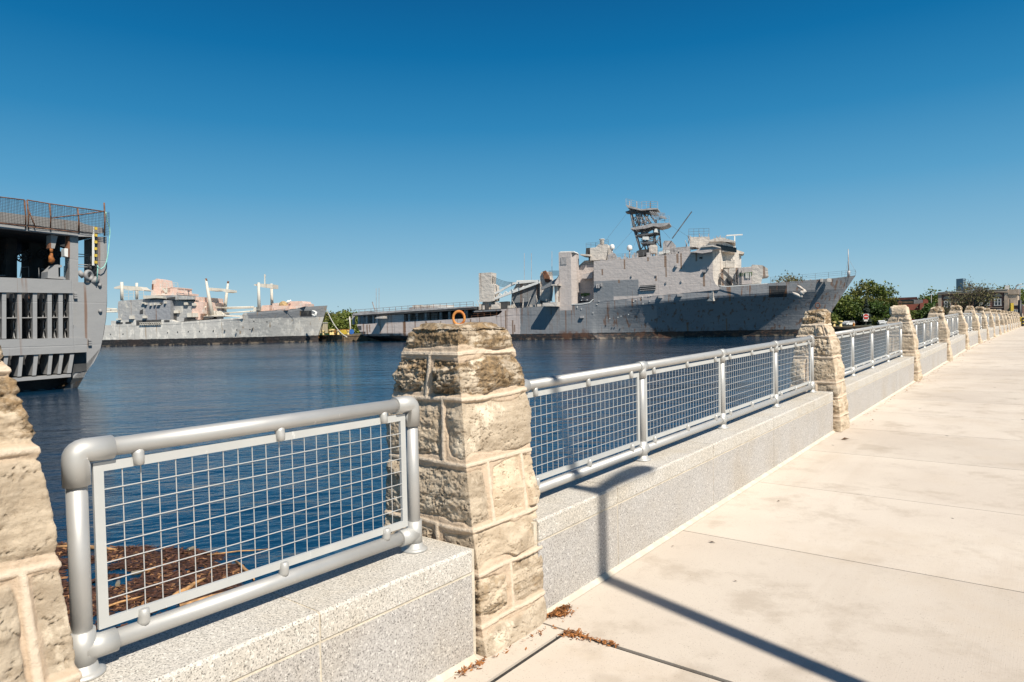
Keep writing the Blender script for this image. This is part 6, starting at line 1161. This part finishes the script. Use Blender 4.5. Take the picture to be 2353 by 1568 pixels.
sb = MB(); f = Frame(at_y(2347, 740, 77.6), (1, 0), (0, 1)); sb.box(f, -.1, .35, 0, .3, -.55, .55); so_ = sb.build('signal_head', m_yel, rt)
for k in range(3): MB().lathe(f.w(.125, -.002, .36 - .36 * k), [(.02, 0), (.14, .01), (.14, .12), (.02, .1)], 12, False, (0, -1, 0)).build('signal_lens', m_blk, so_)
rt, t_, b_ = pole('signal_post', 'slim dark post carrying a yellow signal left of the thick mast', 2320.5, 688, 760, 112, .09, m_blkp, None, 'traffic signal'); f = Frame(at_y(2324, 706, 111.7), (1, 0), (0, 1)); MB().box(f, -.1, .4, 0, .3, -.65, .65).build('signal_head', m_yel, rt)
# timber fender pile block at the basin head
p = at_z(*sc_(430, 1290), 0)
# ================================================================== near things
# lamp post behind the camera to the right: only its shadow falls into the picture
b_ = WF.w(-.785, 4.875, 0); lp = thing('promenade_lamp', 'tall promenade lamp post whose shadow crosses the pavement and granite wall', 'lamp post', b_)
MB().path([b_, b_ + [0, 0, 6.74]], [.062, .055], 14).build('pole', m_blkp, lp); MB().lathe(b_, [(.12, 0), (.12, .05), (.08, .12), (.065, .2)], 16).build('base', m_blkp, lp)
tp_ = b_ + np.array([0, 0, 6.68]); MB().path([tp_, tp_ + WF.u * -.04 + [0, 0, .25], tp_ + WF.u * -.13 + [0, 0, .5], tp_ + WF.u * -.256 + [0, 0, .85], tp_ + WF.u * -.36 + [0, 0, 1.3]], [.055, .05, .048, .045, .04], 12).build('upper_arm', m_blkp, lp)
MB().path([tp_ + WF.u * -.04 + [0, 0, -.06], tp_ + WF.u * .2 + [0, 0, .0], tp_ + WF.u * .45 + [0, 0, .03], tp_ + WF.u * .68 + [0, 0, .03], tp_ + WF.u * .76 + [0, 0, .02]], [.05, .055, .075, .08, .045], 12).build('lamp_head', m_blkp, lp)
# floating rubbish
m_deb = simple('floating_bark', (.075, .030, .014), .7, 0, .5, 8); m_chip = simple('pale_wood_chips', (.26, .125, .05), .7, 0, .4, 6); m_log = simple('driftwood', (.40, .22, .09), .8, 0, .35, 7, bump=.4); m_bot = simple('murky_bottle_plastic', (.20, .17, .12), .15, 0, .2, 5)
R = np.random.RandomState(77)
poly = [at_z(*q, 0)[:2] for q in ((40, 1238), (150, 1246), (260, 1258), (330, 1255), (440, 1263), (520, 1275), (565, 1300), (560, 1340), (520, 1370), (560, 1420), (600, 1568), (60, 1700), (-120, 1500), (-200, 1300))]
def inside(x, y):
    c = False; n = len(poly)
    for i in range(n):
        (x0, y0), (x1, y1) = poly[i], poly[(i + 1) % n]
        if (y0 > y) != (y1 > y) and x < (x1 - x0) * (y - y0) / (y1 - y0) + x0: c = not c
    return c
xs = [p[0] for p in poly]; ys = [p[1] for p in poly]
db, ch = MB(), MB(); k = 0
pp = []
while len(pp) < 15000:
    x, y = R.uniform(min(xs), max(xs)), R.uniform(min(ys), max(ys))
    if inside(x, y): pp.append((x, y))
pp = np.array(pp); dens = fbm(np.c_[pp * 1.1, np.zeros(len(pp))], 4)
for (x, y), d in zip(pp, dens):
    if d < -.12 + .0 * R.rand(): continue
    L0 = .03 + .10 * R.rand() ** 2; W0 = L0 * R.uniform(.12, .5); q = R.rand() * 6.28; z = .004 + .03 * R.rand(); ti = R.randn() * .15
    a = np.array([math.cos(q), math.sin(q), ti]) * L0; b = np.array([-math.sin(q), math.cos(q), R.randn() * .15]) * W0; c = np.array([x, y, z]); (ch if R.rand() < .15 else db).add([c - a - b, c + a - b * .6, c + a * .9 + b, c - a + b * .8], [(0, 1, 2, 3)])
o = db.build('floating_debris', m_deb); o['kind'] = 'stuff'; o = ch.build('wood_chip_litter', m_chip); o['kind'] = 'stuff'
# brown scum skin holding the chips together
sk = MB(); gx = np.linspace(min(xs), max(xs), 90); gy = np.linspace(min(ys), max(ys), 110); 
GX, GY = np.meshgrid(gx, gy); dn = fbm(np.c_[GX.ravel() * 1.1, GY.ravel() * 1.1, np.zeros(GX.size)], 4).reshape(GX.shape)
ins = np.array([[inside(x, y) for x in gx] for y in gy])
V = [(GX[i, j], GY[i, j], .006 + .012 * dn[i, j]) for i in range(110) for j in range(90)]; Fc = [(i * 90 + j, i * 90 + j + 1, (i + 1) * 90 + j + 1, (i + 1) * 90 + j) for i in range(109) for j in range(89) if ins[i, j] and ins[i + 1, j + 1] and dn[i, j] > -.10]
sk.add(V, Fc); m_scum = simple('brown_scum', (.05, .021, .010), .55, 0, .6, 14, bump=.8); o = sk.build('scum_film', m_scum); o['kind'] = 'stuff'
def drift(p, q, r, lab):
    p = at_z(*p, .04); q = at_z(*q, .05); m = 5; pts = [p + (q - p) * t_ + R.randn(3) * np.array([.02, .02, .008]) for t_ in np.linspace(0, 1, m)]
    o = MB().path(pts, [r * .75, r, r * 1.05, r * .9, r * .5], 8).build('driftwood_stick', m_log); o.location = (0, 0, 0); tag(o, lab, 'driftwood', 'driftwood in the floating rubbish')
for p_, q_, r_, lab in (((131, 1255), (268, 1262), .05, 'longest pale driftwood log at the far edge of the floating rubbish'), ((385, 1378), (470, 1330), .05, 'pale driftwood plank near the lower railing frame'), ((410, 1395), (560, 1350), .045, 'broken brown stick over the lower edge of the rubbish'), ((480, 1275), (620, 1262), .018, 'thin twig pointing out into open water'), ((545, 1290), (585, 1330), .035, 'short orange stick at the right end of the rubbish'), ((230, 1400), (330, 1368), .022, 'thin brown stick behind the left post'), ((300, 1320), (360, 1305), .02, 'short thin stick in the middle of the rubbish')): drift(p_, q_, r_, lab)
def bottle(p, q_, lab):
    c = np.array(at_z(*p, .05)); a = np.array([math.cos(q_), math.sin(q_), .05]); o = MB().lathe(c, [(.045, 0), (.05, .02), (.05, .16), (.04, .19), (.018, .23), (.018, .26)], 12, True, a).build('plastic_bottle', m_bot); tag(o, lab, 'bottle', 'plastic bottles in the floating rubbish')
bottle((302, 1318), .3, 'plastic bottle lying left of centre in the floating rubbish'); bottle((432, 1265), 1.2, 'plastic bottle near the far edge of the rubbish'); bottle((270, 1345), 2.0, 'plastic bottle behind the left side of the mesh panel')
# leaf litter on the pavement
m_lit = simple('dry_leaf_litter', (.28, .11, .03), .85, 0, .5, 30)
def litter(name, areas, n, s):
    mb = MB()
    for (a0, n0, a1_, n1, wd, cnt) in areas:
        for k in range(int(n * cnt)):
            t_ = R.rand(); a = a0 + (a1_ - a0) * t_ + R.randn() * wd; v = n0 + (n1 - n0) * t_ + abs(R.randn()) * wd; c = WF.w(a, v, G(a) + .004 + .012 * R.rand()); q = R.rand() * 6.28; l = s * (.4 + R.rand()); A = np.array([math.cos(q), math.sin(q), R.randn() * .3]) * l; B = np.array([-math.sin(q), math.cos(q), R.randn() * .4]) * l * .35
            mb.add([c - A, c + B, c + A, c - B], [(0, 1, 2, 3)])
    o = mb.build(name, m_lit); o['kind'] = 'stuff'
litter('leaf_litter', [(-.03, .02, .12, .03, .022, 1.0), (.0, .05, .08, .09, .02, .35), (-.13, .23, -.10, .48, .014, .55), (-.15, .19, -.11, .26, .02, .3), (-.75, .02, -.60, .05, .025, .4), (-.60, .05, -.1, .10, .03, .12)], 260, .012)
litter('wall_foot_grit', [(a_, .03, a_ + 2.2, .10, .05, .10) for a_ in range(8, 40, 2)] + [(a_, .05, a_ + 1.0, .3, .12, .05) for a_ in (7, 13, 14, 19, 25, 31)], 260, .016)
m_dl = simple('dead_leaf', (.09, .045, .02), .85)
for i, (x, y, s, lab) in enumerate([(1636, 1246, .025, 'small curled brown leaf on the pavement before the shadow'), (1942, 1010, .05, 'dry leaf lying near the joint beside the stepped pillar'), (1546, 1255, .012, 'tiny brown speck of bark near the wall foot'), (1789, 1152, .014, 'tiny twig bit far right of the wall on the pavement'), (1690, 1335, .012, 'dark crumb on bright pavement right of the lamp shadow')]):
    for it in range(3):
        c = at_z(x, y, 4.0 + (0 if it == 0 else G((c - WF.P) @ WF.u)) + .006)
    q = R.rand() * 6.28; A = np.array([math.cos(q), math.sin(q), .1]) * s; B = np.array([-math.sin(q), math.cos(q), .2]) * s * .5; N_ = np.array([0, 0, s * .5])
    mb = MB(); mb.add([c - A, c + B + N_ * .6, c + A + N_ * .2, c - B + N_ * .5, c + N_ * .1], [(0, 1, 4), (1, 2, 4), (2, 3, 4), (3, 0, 4)]); o = mb.build('dead_leaf', m_dl); tag(o, lab, 'leaf', 'loose leaves on the pavement')
